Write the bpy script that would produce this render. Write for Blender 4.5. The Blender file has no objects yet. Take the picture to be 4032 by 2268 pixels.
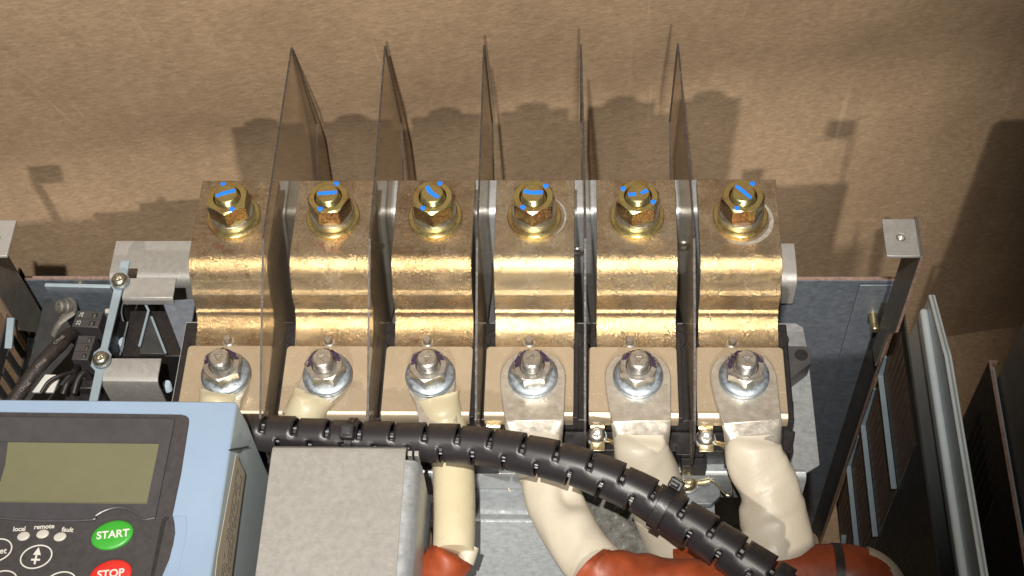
import bpy, bmesh, math, random
from mathutils import Vector, Matrix
random.seed(7)
R = math.radians
MM = 0.001                      # all coordinates below are millimetres: x right, y away from the viewer along the bars, z up out of the device
scene = bpy.context.scene
col = scene.collection

# ------------------------------------------------------------------ camera, light, exposure
cam_d = bpy.data.cameras.new('camera')
cam_d.sensor_width = 36.0
cam_d.lens = 51.43
cam_d.clip_start = 0.02
cam_d.clip_end = 50
cam = bpy.data.objects.new('camera', cam_d)
col.objects.link(cam)
_th, _ya, _ro = R(33.168), R(-3.007), R(0.064)
_c, _s = math.cos(_th), math.sin(_th)
_Rx = Matrix(((1, 0, 0), (0, _c, _s), (0, -_s, _c)))
_Ry = Matrix(((math.cos(_ya), 0, math.sin(_ya)), (0, 1, 0), (-math.sin(_ya), 0, math.cos(_ya))))
_Rz = Matrix(((math.cos(_ro), math.sin(_ro), 0), (-math.sin(_ro), math.cos(_ro), 0), (0, 0, 1)))
cam.matrix_world = Matrix.Translation(Vector((51.69, -447.39, 585.22)) * MM) @ (_Rz @ _Ry @ _Rx).transposed().to_4x4()
scene.camera = cam

world = bpy.data.worlds.new('World')
scene.world = world
world.use_nodes = True
bg = world.node_tree.nodes['Background']
bg.inputs[0].default_value = (1.0, 0.97, 0.93, 1)
bg.inputs[1].default_value = 0.075

def lamp(name, kind, loc, watts, color, radius, aim=None, size=None, blend=0.3):
    d = bpy.data.lights.new(name, kind)
    d.energy = watts
    d.color = color
    d.shadow_soft_size = radius
    o = bpy.data.objects.new(name, d)
    o.location = Vector(loc) * MM
    if aim is not None:
        o.rotation_euler = (Vector(aim) - Vector(loc)).to_track_quat('-Z', 'Y').to_euler()
        d.spot_size = size
        d.spot_blend = blend
    col.objects.link(o)
    return o
lamp('torch', 'SPOT', (7, -526, 995), 77, (1.0, 0.95, 0.87), 0.009, (-85, 62, -20), R(39.5), 0.75)
lamp('work_lamp', 'SPOT', (155, -2655, 1896), 265, (1.0, 0.92, 0.81), 0.045, (-95, 0, -60), R(18), 0.75)

scene.view_settings.view_transform = 'Standard'
scene.view_settings.look = 'None'
scene.view_settings.exposure = 0.0
scene.view_settings.gamma = 1.0
scene.render.engine = 'CYCLES'
scene.cycles.max_bounces = 10
scene.cycles.transparent_max_bounces = 16

# ------------------------------------------------------------------ materials
class NT:
    def __init__(self, name):
        self.m = bpy.data.materials.new(name)
        self.m.use_nodes = True
        self.t = self.m.node_tree
        self.t.nodes.clear()
        self.out = self.n('ShaderNodeOutputMaterial')
        self.coord = None
    def n(self, kind, **kw):
        nd = self.t.nodes.new(kind)
        for k, v in kw.items():
            setattr(nd, k, v)
        return nd
    def link(self, a, b):
        self.t.links.new(a, b)
    def vec(self, scale=(1, 1, 1)):
        tc = self.n('ShaderNodeTexCoord')
        oi = self.n('ShaderNodeObjectInfo')
        mp = self.n('ShaderNodeMapping')
        mp.inputs['Scale'].default_value = scale
        sc = self.n('ShaderNodeVectorMath', operation='SCALE')
        cb = self.n('ShaderNodeCombineXYZ')
        for i in range(3):
            self.link(oi.outputs['Random'], cb.inputs[i])
        self.link(cb.outputs[0], sc.inputs[0])
        sc.inputs['Scale'].default_value = 3.0
        ad = self.n('ShaderNodeVectorMath', operation='ADD')
        self.link(tc.outputs['Object'], ad.inputs[0])
        self.link(sc.outputs[0], ad.inputs[1])
        self.link(ad.outputs[0], mp.inputs['Vector'])
        return mp.outputs[0]
    def noise(self, scale, detail=4, rough=0.6, vscale=(1, 1, 1), dist=0.0):
        nd = self.n('ShaderNodeTexNoise')
        nd.inputs['Scale'].default_value = scale
        nd.inputs['Detail'].default_value = detail
        nd.inputs['Roughness'].default_value = rough
        nd.inputs['Distortion'].default_value = dist
        self.link(self.vec(vscale), nd.inputs['Vector'])
        return nd.outputs['Fac']
    def ramp(self, fac, stops):
        nd = self.n('ShaderNodeValToRGB')
        e = nd.color_ramp.elements
        while len(e) < len(stops):
            e.new(0.5)
        for el, (p, c) in zip(e, stops):
            el.position = p
            el.color = (c[0], c[1], c[2], 1) if not isinstance(c, (int, float)) else (c, c, c, 1)
        self.link(fac, nd.inputs[0])
        return nd.outputs[0]
    def mix(self, fac, a, b, mode='MIX'):
        nd = self.n('ShaderNodeMix', data_type='RGBA', blend_type=mode)
        if isinstance(fac, (int, float)):
            nd.inputs[0].default_value = fac
        else:
            self.link(fac, nd.inputs[0])
        for sock, v in ((nd.inputs[6], a), (nd.inputs[7], b)):
            if isinstance(v, tuple):
                sock.default_value = (v[0], v[1], v[2], 1)
            else:
                self.link(v, sock)
        return nd.outputs[2]
    def bump(self, h, strength, dist=0.0003):
        nd = self.n('ShaderNodeBump')
        nd.inputs['Strength'].default_value = strength
        nd.inputs['Distance'].default_value = dist
        self.link(h, nd.inputs['Height'])
        return nd
    def bsdf(self, color, metal=0.0, rough=0.5, normal=None, spec=0.5, **kw):
        b = self.n('ShaderNodeBsdfPrincipled')
        for nm, v in (('Base Color', color), ('Metallic', metal), ('Roughness', rough), ('Specular IOR Level', spec)):
            if isinstance(v, tuple):
                b.inputs[nm].default_value = (v[0], v[1], v[2], 1)
            elif isinstance(v, (int, float)):
                b.inputs[nm].default_value = v
            else:
                self.link(v, b.inputs[nm])
        for k, v in kw.items():
            b.inputs[k].default_value = v
        if normal is not None:
            self.link(normal.outputs[0], b.inputs['Normal'])
        self.link(b.outputs[0], self.out.inputs[0])
        return b

def simple(name, c, metal=0.0, rough=0.5, var=0.12, scale=120.0, bump=0.0, bscale=900.0, spec=0.5, dust=None, **kw):
    t = NT(name)
    f = t.noise(scale, 5, 0.65)
    lo = tuple(v * (1 - var) for v in c)
    hi = tuple(min(1, v * (1 + var)) for v in c)
    cc = t.ramp(f, [(0.3, lo), (0.7, hi)])
    if dust:
        f2 = t.noise(1500, 3, 0.7)
        f3 = t.ramp(f2, [(dust[1], 0), (dust[1] + 0.08, 1)])
        cc = t.mix(f3, cc, dust[0])
    r = t.ramp(t.noise(scale * 2.3, 3), [(0.3, rough * 0.8), (0.7, min(1, rough * 1.25))])
    nm = t.bump(t.noise(bscale, 4), bump) if bump else None
    t.bsdf(cc, metal, r, nm, spec, **kw)
    return t.m

def m_bar(name, light, dark, stain):
    t = NT(name)
    base = t.ramp(t.noise(45, 6, 0.65, (1, 1, 1), 0.4), [(0.32, dark), (0.62, light)])
    st = t.ramp(t.noise(130, 6, 0.8), [(0.54, 0), (0.72, stain)])
    c = t.mix(st, base, (0.10, 0.055, 0.028))
    spots = t.ramp(t.noise(700, 2, 0.5), [(0.68, 0), (0.73, 0.7)])
    c = t.mix(spots, c, (0.75, 0.68, 0.52))
    gr = t.ramp(t.noise(800, 3, 0.85), [(0.30, (0.62, 0.60, 0.57)), (0.52, (0.94, 0.94, 0.94)), (0.68, (1.18, 1.15, 1.08))])
    c = t.mix(1.0, c, gr, 'MULTIPLY')
    scr = t.ramp(t.noise(260, 2, 0.5, (0.12, 6, 1)), [(0.66, 0), (0.70, 0.35)])
    c = t.mix(scr, c, (0.8, 0.68, 0.45))
    r = t.ramp(t.noise(180, 5, 0.7), [(0.3, 0.13), (0.7, 0.27)])
    h = t.mix(0.2, t.noise(900, 3, 0.85), t.noise(170, 3, 0.6))
    bp = t.bump(h, 1.0, 0.00035)
    gold = t.mix(1.0, c, (1.14, 0.96, 0.64), 'MULTIPLY')
    b1 = t.bsdf(gold, 1.0, r, bp)
    dull = t.mix(1.0, c, (0.52, 0.54, 0.58), 'MULTIPLY')
    b2 = t.bsdf(dull, 0.0, 0.6, bp, 0.3)
    mx = t.n('ShaderNodeMixShader')
    t.link(t.ramp(t.noise(75, 5, 0.7), [(0.3, 0.12 + stain * 0.2), (0.7, 0.38 + stain * 0.25)]), mx.inputs[0])
    t.link(b1.outputs[0], mx.inputs[1]); t.link(b2.outputs[0], mx.inputs[2]); t.link(mx.outputs[0], t.out.inputs[0])
    return t.m

def m_zinc(name, stops, rough, bump=0.15):
    t = NT(name)
    c = t.ramp(t.noise(95, 3, 0.5, (1, 1, 1), 0.8), stops)
    r = t.ramp(t.noise(500, 3), [(0.3, rough * 0.75), (0.7, rough * 1.4)])
    t.bsdf(c, 0.95, r, t.bump(t.noise(900, 3), bump, 0.0002))
    return t.m

def m_galv(name, a, b, metal=0.75, rough=0.42, scale=420.0):
    t = NT(name)
    c = t.ramp(t.noise(scale, 4, 0.75, (0.7, 1.3, 1)), [(0.33, b), (0.66, a)])
    big = t.ramp(t.noise(22, 3, 0.6), [(0.3, 0.92), (0.7, 1.0)])
    c = t.mix(1.0, c, big, 'MULTIPLY')
    sp = t.ramp(t.noise(1900, 1, 0.4), [(0.70, 0), (0.74, 0.6)])
    c = t.mix(sp, c, tuple(min(1, v * 1.5) for v in a))
    dk = t.ramp(t.noise(700, 2, 0.4), [(0.22, 0.6), (0.27, 0)])
    c = t.mix(dk, c, tuple(v * 0.45 for v in b))
    r = t.ramp(t.noise(300, 4), [(0.3, rough * 0.8), (0.7, rough * 1.3)])
    t.bsdf(c, metal, r, t.bump(t.noise(800, 4), 0.25, 0.0002))
    return t.m

def m_card():
    t = NT('cardboard_brown')
    fib = t.noise(430, 5, 0.85, (0.5, 1, 1.4))
    c = t.ramp(fib, [(0.32, (0.345, 0.242, 0.150)), (0.68, (0.57, 0.412, 0.272))])
    big = t.ramp(t.noise(9, 5, 0.6), [(0.3, (0.80, 0.79, 0.78)), (0.7, (1, 1, 1))])
    c = t.mix(1.0, c, big, 'MULTIPLY')
    mid = t.ramp(t.noise(190, 4, 0.7, (0.8, 1, 1.15)), [(0.3, (0.86, 0.85, 0.84)), (0.7, (1.08, 1.08, 1.08))])
    c = t.mix(1.0, c, mid, 'MULTIPLY')
    flute = t.ramp(t.noise(95, 2, 0.4, (1, 1, 0.05)), [(0.35, (0.93, 0.93, 0.93)), (0.65, (1, 1, 1))])
    c = t.mix(1.0, c, flute, 'MULTIPLY')
    # dragged scratches running up the board, and pale scuffs
    w = t.n('ShaderNodeTexNoise')
    mp = t.n('ShaderNodeMapping')
    mp.inputs['Rotation'].default_value = (0, R(-14), 0)
    mp.inputs['Scale'].default_value = (230, 20, 5)
    tc = t.n('ShaderNodeTexCoord')
    t.link(tc.outputs['Object'], mp.inputs['Vector'])
    t.link(mp.outputs[0], w.inputs['Vector'])
    w.inputs['Scale'].default_value = 1.0
    w.inputs['Detail'].default_value = 3
    sc = t.ramp(w.outputs['Fac'], [(0.64, 0), (0.72, 0.7)])
    area = t.ramp(t.noise(11, 2, 0.5), [(0.45, 0), (0.6, 1)])
    sc = t.mix(1.0, sc, area, 'MULTIPLY')
    c = t.mix(sc, c, (0.50, 0.38, 0.25))
    sf = t.ramp(t.noise(55, 7, 0.85, (0.8, 1, 1.5)), [(0.64, 0), (0.72, 0.55)])
    c = t.mix(sf, c, (0.62, 0.52, 0.40))
    dk = t.ramp(t.noise(600, 3, 0.5), [(0.27, 0.6), (0.33, 0)])
    c = t.mix(dk, c, (0.17, 0.095, 0.04))
    h = t.mix(0.35, fib, t.noise(60, 3))
    t.bsdf(c, 0.0, 0.82, t.bump(h, 0.5, 0.0006), 0.25)
    return t.m

def m_fin():
    t = NT('smoked_barrier_sheet')
    f = t.noise(40, 5, 0.6, (1, 1, 1))
    c = t.ramp(f, [(0.3, (0.34, 0.285, 0.22)), (0.7, (0.46, 0.39, 0.31))])
    st = t.ramp(t.noise(140, 4, 0.6, (1, 0.15, 2.5)), [(0.6, 0), (0.75, 0.35)])
    c = t.mix(st, c, (0.30, 0.24, 0.17))
    b = t.bsdf(c, 0.0, 0.28, None, 0.5)
    tr = t.n('ShaderNodeBsdfTransparent')
    tr.inputs[0].default_value = (0.94, 0.91, 0.86, 1)
    mx = t.n('ShaderNodeMixShader')
    mx.inputs[0].default_value = 0.27
    t.link(tr.outputs[0], mx.inputs[1])
    t.link(b.outputs[0], mx.inputs[2])
    t.link(mx.outputs[0], t.out.inputs[0])
    return t.m

def m_wrap():
    t = NT('black_conduit_plastic')
    tc = t.n('ShaderNodeTexCoord')
    geo = t.n('ShaderNodeNewGeometry')
    sp = t.n('ShaderNodeSeparateXYZ')
    t.link(geo.outputs['Normal'], sp.inputs[0])
    up = t.ramp(sp.outputs['Y'], [(0.15, 0), (0.75, 1)])          # dust lies on the side turned to the back of the box
    d = t.ramp(t.noise(420, 5, 0.75), [(0.35, 0.1), (0.7, 0.8)])
    f = t.mix(1.0, up, d, 'MULTIPLY')
    c = t.mix(f, (0.018, 0.016, 0.018), (0.13, 0.092, 0.06))
    r = t.mix(f, (0.38, 0.38, 0.38), (0.8, 0.8, 0.8))
    t.bsdf(c, 0.0, r, t.bump(t.noise(500, 3, 0.6, (0.3, 1, 1)), 0.12, 0.0002), 0.5)
    return t.m

M = {
 'card': m_card(),
 'bar_pale': m_bar('tinned_bar_pale', (0.56, 0.50, 0.39), (0.45, 0.385, 0.275), 0.3),
 'bar_mid': m_bar('tinned_bar_mid', (0.52, 0.44, 0.32), (0.38, 0.305, 0.205), 0.45),
 'bar_dark': m_bar('tinned_bar_dark', (0.45, 0.365, 0.25), (0.28, 0.215, 0.14), 0.65),
 'pad': None,
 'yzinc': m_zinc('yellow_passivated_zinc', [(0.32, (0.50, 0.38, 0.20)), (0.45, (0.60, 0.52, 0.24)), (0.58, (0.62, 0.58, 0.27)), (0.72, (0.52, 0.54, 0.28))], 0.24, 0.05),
 'yshade': m_zinc('brown_zinc_shaded_sides', [(0.35, (0.17, 0.095, 0.065)), (0.5, (0.22, 0.145, 0.08)), (0.65, (0.21, 0.17, 0.08))], 0.22, 0.03),  # brown passivation, darkened in colour for the dim reflections and shade on nut sides
 'zshade': m_zinc('grey_zinc_shaded_sides', [(0.3, (0.40, 0.38, 0.33)), (0.7, (0.56, 0.53, 0.45))], 0.25, 0.08),  # darker copy of the zinc, shade of nut sides and bore in the colour
 'yring': m_zinc('yellow_zinc_washer', [(0.30, (0.50, 0.33, 0.17)), (0.5, (0.58, 0.50, 0.22)), (0.7, (0.55, 0.47, 0.28))], 0.30),
 'spring': m_zinc('dull_spring_steel', [(0.3, (0.36, 0.34, 0.27)), (0.7, (0.52, 0.50, 0.42))], 0.34),
 'zinc': m_zinc('bright_zinc', [(0.3, (0.58, 0.56, 0.52)), (0.7, (0.74, 0.73, 0.70))], 0.33, 0.08),
 'zwash': m_zinc('blue_white_zinc', [(0.3, (0.30, 0.345, 0.40)), (0.7, (0.42, 0.465, 0.51))], 0.5, 0.1),
 'lug': m_galv('tinned_lug', (0.72, 0.67, 0.585), (0.60, 0.55, 0.47), 0.75, 0.36, 500),
 'galv': m_galv('galvanised_sheet', (0.415, 0.405, 0.385), (0.365, 0.355, 0.335), 0.45, 0.5, 900),
 'galv_cool': m_galv('cool_galvanised_sheet', (0.47, 0.495, 0.51), (0.38, 0.405, 0.42), 0.6, 0.45),
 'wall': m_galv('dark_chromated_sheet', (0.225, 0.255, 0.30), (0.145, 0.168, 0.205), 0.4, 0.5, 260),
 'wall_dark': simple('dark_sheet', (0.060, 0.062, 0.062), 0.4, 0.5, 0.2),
 'rawedge': simple('rusty_cut_edge', (0.40, 0.27, 0.22), 0.5, 0.55, 0.35, 500),
 'paint': simple('blue_grey_paint', (0.215, 0.29, 0.40), 0.0, 0.42, 0.04, 30, 0.03, spec=0.45),
 'paint_side': simple('grey_painted_panel', (0.54, 0.61, 0.645), 0.0, 0.45, 0.06, 60),
 'sheet_blue': simple('pale_blue_painted_sheet', (0.28, 0.35, 0.40), 0.1, 0.42, 0.08, 90),
 'dgrey': simple('dark_grey_paint', (0.17, 0.18, 0.185), 0.0, 0.5, 0.1, 60),
 'black': simple('black_plastic', (0.018, 0.016, 0.017), 0.0, 0.38, 0.3, 300, 0.1, dust=((0.10, 0.075, 0.06), 0.62)),
 'bezel': simple('charcoal_panel', (0.034, 0.030, 0.031), 0.0, 0.55, 0.15, 200, 0.12, 1500, dust=((0.14, 0.12, 0.11), 0.70)),
 'window': simple('glossy_window_frame', (0.050, 0.048, 0.052), 0.0, 0.30, 0.12, 120, dust=((0.2, 0.18, 0.17), 0.735)),
 'lcd': simple('olive_lcd', (0.128, 0.125, 0.075), 0.0, 0.28, 0.05, 50, dust=((0.26, 0.25, 0.18), 0.735)),
 'green': simple('green_button_rubber', (0.030, 0.270, 0.022), 0.0, 0.45, 0.05, 80),
 'red': simple('red_button_rubber', (0.50, 0.022, 0.016), 0.0, 0.45, 0.05, 80),
 'print': simple('pale_print', (0.52, 0.50, 0.46), 0.0, 0.6, 0.06),
 'dull': simple('dusty_grey_metal', (0.20, 0.185, 0.165), 0.5, 0.6, 0.3, 400),
 'dimprint': simple('dusty_print', (0.24, 0.21, 0.19), 0.0, 0.7, 0.3, 500),
 'led': simple('pale_indicator_lens', (0.42, 0.40, 0.36), 0.0, 0.35, 0.05),
 'sticker': simple('cream_sticker', (0.42, 0.37, 0.28), 0.0, 0.6, 0.06),
 'ink': simple('dark_ink', (0.05, 0.045, 0.045), 0.0, 0.7),
 'white': simple('white_plastic', (0.62, 0.61, 0.58), 0.0, 0.45, 0.06),
 'standoff': simple('pale_blue_nylon', (0.50, 0.62, 0.74), 0.0, 0.35, 0.06),
 'wrap': m_wrap(),
 'wireblack': simple('black_wire', (0.015, 0.014, 0.015), 0.0, 0.45, 0.2),
 'wirewhite': simple('grey_wire', (0.22, 0.23, 0.25), 0.0, 0.4, 0.1),
 'orange': simple('orange_red_rubber', (0.27, 0.050, 0.014), 0.0, 0.5, 0.35, 70, 0.5, 120),
 'blockplastic': simple('grey_black_terminal_plastic', (0.055, 0.052, 0.054), 0.0, 0.45, 0.12),
 'cablejacket': simple('dusty_black_sheath', (0.024, 0.018, 0.017), 0.0, 0.6, 0.3, 300, 0.4, 700, dust=((0.16, 0.095, 0.075), 0.60)),
 'blue': simple('blue_marker_paint', (0.004, 0.165, 0.83), 0.0, 0.55, 0.04),
 'purple': simple('purple_marker', (0.045, 0.026, 0.055), 0.3, 0.5, 0.5, 600),
 'redpen': simple('dark_red_pen', (0.16, 0.022, 0.014), 0.0, 0.6, 0.2),
 'brownpen': simple('dark_brown_pen', (0.06, 0.022, 0.016), 0.0, 0.6, 0.2),
 'residue': simple('white_paste_residue', (0.27, 0.245, 0.21), 0.1, 0.7, 0.4, 500),
 'gold': m_zinc('gold_plated_tab', [(0.3, (0.58, 0.46, 0.24)), (0.7, (0.76, 0.68, 0.46))], 0.28),
 'fin': m_fin(),
 'finedge': simple('speckled_cut_edge', (0.035, 0.029, 0.026), 0.0, 0.55, 0.5, 300, dust=((0.30, 0.28, 0.26), 0.63)),
 'hole': simple('dark_hole', (0.01, 0.009, 0.009), 0.0, 0.8),
 'scratch': simple('grey_scratch', (0.16, 0.15, 0.14), 0.3, 0.6, 0.3),
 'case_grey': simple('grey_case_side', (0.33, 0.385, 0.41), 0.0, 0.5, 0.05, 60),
 'arm_grey': simple('dull_steel_arm', (0.15, 0.14, 0.125), 0.4, 0.5, 0.15),
 'stamp': simple('stamped_shade', (0.30, 0.27, 0.22), 0.6, 0.5, 0.2),
 'slat': simple('brown_slat_sheet', (0.15, 0.105, 0.08), 0.2, 0.5, 0.2),
 'panel': m_galv('grey_lower_sheet', (0.235, 0.25, 0.265), (0.165, 0.18, 0.19), 0.35, 0.5),
}
def m_pad():
    t = NT('brushed_tan_nickel')
    c = t.ramp(t.noise(30, 4, 0.6), [(0.3, (0.50, 0.41, 0.29)), (0.7, (0.58, 0.475, 0.345))])
    sp = t.ramp(t.noise(900, 1, 0.4), [(0.71, 0), (0.75, 0.7)])
    c = t.mix(sp, c, (0.85, 0.78, 0.62))
    st = t.ramp(t.noise(60, 5, 0.7), [(0.66, 0), (0.78, 0.7)])
    c = t.mix(st, c, (0.30, 0.17, 0.07))
    t.bsdf(c, 0.55, t.ramp(t.noise(300, 3), [(0.3, 0.30), (0.7, 0.42)]), t.bump(t.noise(1200, 2), 0.06, 0.0002))
    return t.m
M['pad'] = m_pad()
def m_sleeve(name, a, b):
    t = NT(name)
    c = t.ramp(t.noise(28, 4, 0.6), [(0.3, b), (0.7, a)])
    st = t.ramp(t.noise(75, 5, 0.7), [(0.64, 0), (0.80, 0.6)])
    c = t.mix(st, c, (0.36, 0.25, 0.12))
    sp = t.ramp(t.noise(1300, 2, 0.4), [(0.23, 0.6), (0.27, 0)])
    c = t.mix(sp, c, (0.22, 0.15, 0.09))
    t.bsdf(c, 0.0, t.ramp(t.noise(200, 3), [(0.3, 0.36), (0.7, 0.5)]), t.bump(t.noise(70, 4, 0.65, (1, 1, 1), 0.6), 0.35, 0.0012), 0.45)
    return t.m
M['sleeve_yellow'] = m_sleeve('yellowed_cream_sleeve', (0.56, 0.50, 0.35), (0.49, 0.43, 0.28))
M['sleeve_cream'] = m_sleeve('cream_sleeve', (0.54, 0.49, 0.40), (0.48, 0.425, 0.335))
def m_clear():
    t = NT('cloudy_clear_film')
    c = t.ramp(t.noise(220, 5, 0.8), [(0.4, (0.16, 0.155, 0.14)), (0.7, (0.36, 0.35, 0.32))])
    b = t.bsdf(c, 0.0, 0.25, t.bump(t.noise(170, 4, 0.7), 0.8, 0.001))
    tr = t.n('ShaderNodeBsdfTransparent')
    mx = t.n('ShaderNodeMixShader')
    mx.inputs[0].default_value = 0.6
    t.link(tr.outputs[0], mx.inputs[1]); t.link(b.outputs[0], mx.inputs[2]); t.link(mx.outputs[0], t.out.inputs[0])
    return t.m
M['film'] = m_clear()

# ------------------------------------------------------------------ mesh helpers
class MB:
    def __init__(self):
        self.v = []; self.f = []; self.mi = []
    def add(self, vs, fs, mi=0):
        o = len(self.v)
        self.v += [tuple(p) for p in vs]
        for f in fs:
            self.f.append(tuple(i + o for i in f)); self.mi.append(mi)
        return self
    def box(self, x0, x1, y0, y1, z0, z1, mi=0):
        vs = [(x, y, z) for x in (x0, x1) for y in (y0, y1) for z in (z0, z1)]
        return self.add(vs, [(0, 1, 3, 2), (4, 6, 7, 5), (0, 4, 5, 1), (2, 3, 7, 6), (0, 2, 6, 4), (1, 5, 7, 3)], mi)
    def prism(self, pts, axis, a0, a1, mi=0, rim=None):
        def mk(p, a):
            return {'z': (p[0], p[1], a), 'x': (a, p[0], p[1]), 'y': (p[0], a, p[1])}[axis]
        n = len(pts)
        vs = [mk(p, a0) for p in pts] + [mk(p, a1) for p in pts]
        self.add(vs, [tuple(range(n))[::-1], tuple(range(n, 2 * n))], mi)
        o = len(self.v) - 2 * n
        for i in range(n):
            j = (i + 1) % n
            self.f.append((o + i, o + j, o + n + j, o + n + i)); self.mi.append(mi if rim is None else rim)
        return self
    def sheet(self, prof, th, axis, a0, a1, mi=0):
        """a bent strip: profile line in 2D, thickness to its right hand side, extruded along axis"""
        n = len(prof); off = []
        for i in range(n):
            a = Vector(prof[max(i - 1, 0)]); b = Vector(prof[i]); c = Vector(prof[min(i + 1, n - 1)])
            d1 = (b - a).normalized() if i > 0 else (c - b).normalized()
            d2 = (c - b).normalized() if i < n - 1 else d1
            n1 = Vector((d1.y, -d1.x)); n2 = Vector((d2.y, -d2.x))
            m = (n1 + n2).normalized()
            k = th / max(0.35, m.dot(n1))
            off.append(b + m * k)
        def mk(p, a):
            return {'z': (p[0], p[1], a), 'x': (a, p[0], p[1]), 'y': (p[0], a, p[1])}[axis]
        vs = []
        for p, q in zip(prof, off):
            vs += [mk(p, a0), mk(p, a1), mk(q, a0), mk(q, a1)]
        fs = []
        for i in range(n - 1):
            k = 4 * i; l = k + 4
            fs += [(k, l, l + 1, k + 1), (k + 2, k + 3, l + 3, l + 2), (k, k + 2, l + 2, l), (k + 1, l + 1, l + 3, k + 3)]
        fs += [(0, 1, 3, 2), (4 * n - 4, 4 * n - 2, 4 * n - 1, 4 * n - 3)]
        return self.add(vs, fs, mi)
    def lathe(self, c, prof, seg=32, mi=0, ax=(0, 0, 1), close=False, rfun=None):
        ax = Vector(ax).normalized()
        e1 = ax.orthogonal().normalized() if abs(ax.z) < 0.999 else Vector((1, 0, 0))
        e2 = ax.cross(e1)
        c = Vector(c); vs = []
        for r, h in prof:
            for k in range(seg):
                a = 2 * math.pi * k / seg
                rr = r if rfun is None else rfun(r, a, h)
                vs.append(c + ax * h + e1 * (rr * math.cos(a)) + e2 * (rr * math.sin(a)))
        fs = []
        m = len(prof)
        for i in range(m - 1 + (1 if close else 0)):
            i2 = (i + 1) % m
            for k in range(seg):
                k2 = (k + 1) % seg
                fs.append((i * seg + k, i * seg + k2, i2 * seg + k2, i2 * seg + k))
        if not close:
            fs.append(tuple(range(seg))[::-1]); fs.append(tuple(range((m - 1) * seg, m * seg)))
        return self.add(vs, fs, mi)
    def nut(self, c, af, h, bore, rot, mi=0):
        seg = 48; ap = af / 2; rc = ap * 1.0
        def hexr(a):
            t = (a - rot) % (math.pi / 3) - math.pi / 6
            return ap / math.cos(t)
        rings = []
        for kind in ('b0', 'b1', 't1', 't0', 'i0', 'i1'):
            ring = []
            for k in range(seg):
                a = 2 * math.pi * k / seg
                r = hexr(a)
                ch = max(0.0, (r - rc)) * 0.62
                rr, z = {'b0': (rc, 0), 'b1': (r, ch), 't1': (r, h - ch), 't0': (rc, h), 'i0': (bore * 1.16, h), 'i1': (bore, h - 1.5)}[kind]
                ring.append((c[0] + rr * math.cos(a), c[1] + rr * math.sin(a), c[2] + z))
            rings.append(ring)
        vs = [p for ring in rings for p in ring]; fs = []
        for i in range(5):
            for k in range(seg):
                k2 = (k + 1) % seg
                fs.append((i * seg + k, i * seg + k2, (i + 1) * seg + k2, (i + 1) * seg + k))
        o_ = len(self.f)
        fs.append(tuple(range(5 * seg, 6 * seg))); fs.append(tuple(range(seg))[::-1])
        self.add(vs, fs, mi)
        for q in list(range(o_ + seg, o_ + 2 * seg)) + list(range(o_ + 4 * seg, o_ + 5 * seg)):
            self.mi[q] = mi + 1          # the six side faces and the bore, shade put into their colour
        return self
    def tube(self, pts, rad, seg=16, mi=0, cap=True, flat=None, fn=None):
        P = [Vector(p) for p in pts]; n = len(P)
        if isinstance(rad, (int, float)):
            rad = [rad] * n
        ref = None; vs = []
        for i in range(n):
            t = (P[min(i + 1, n - 1)] - P[max(i - 1, 0)]).normalized()
            if ref is None:
                ref = (Vector((0, 0, 1)) - t * t.z)
                if ref.length < 0.1:
                    ref = Vector((0, 1, 0)) - t * t.y
            ref = (ref - t * ref.dot(t)).normalized()
            e2 = t.cross(ref)
            fl = 1.0 if flat is None else flat[i]
            for k in range(seg):
                a = 2 * math.pi * k / seg
                r = rad[i] * (1.0 if fn is None else fn(i / (n - 1), a))
                vs.append(P[i] + ref * (r * fl * math.cos(a)) + e2 * (r * math.sin(a)))
        fs = []
        for i in range(n - 1):
            for k in range(seg):
                k2 = (k + 1) % seg
                fs.append((i * seg + k, i * seg + k2, (i + 1) * seg + k2, (i + 1) * seg + k))
        if cap:
            fs.append(tuple(range(seg))[::-1]); fs.append(tuple(range((n - 1) * seg, n * seg)))
        return self.add(vs, fs, mi)

ROOT = {}
def link_mesh(name, mb, mats, parent=None, bevel=0.0, smooth=38, kind=None, seg=2):
    origin = ROOT.get(parent.name, Vector((0, 0, 0))) if parent is not None else Vector((0, 0, 0))
    me = bpy.data.meshes.new(name)
    me.from_pydata([(Vector(p) - origin) * MM for p in mb.v], [], mb.f)
    if not isinstance(mats, (list, tuple)):
        mats = [mats]
    for m in mats:
        me.materials.append(m)
    if len(mats) > 1:
        me.polygons.foreach_set('material_index', mb.mi)
    bm = bmesh.new(); bm.from_mesh(me)
    bmesh.ops.recalc_face_normals(bm, faces=bm.faces)
    bm.to_mesh(me); bm.free()
    if smooth:
        me.shade_smooth() if hasattr(me, 'shade_smooth') else None
        me.set_sharp_from_angle(angle=R(smooth))
    o = bpy.data.objects.new(name, me)
    col.objects.link(o)
    if bevel:
        b = o.modifiers.new('bevel', 'BEVEL'); b.width = bevel * MM; b.segments = seg; b.limit_method = 'ANGLE'; b.angle_limit = R(35)
    if parent is not None:
        o.parent = parent
        ROOT[o.name] = origin
    if kind:
        o['kind'] = kind
    return o
part = link_mesh
def thing(name, label, cat, loc, group=None):
    o = bpy.data.objects.new(name, None)
    o.empty_display_size = 0.01
    o.location = Vector(loc) * MM
    col.objects.link(o)
    ROOT[o.name] = Vector(loc)
    o['label'] = label; o['category'] = cat
    if group: o['group'] = group
    return o
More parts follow.
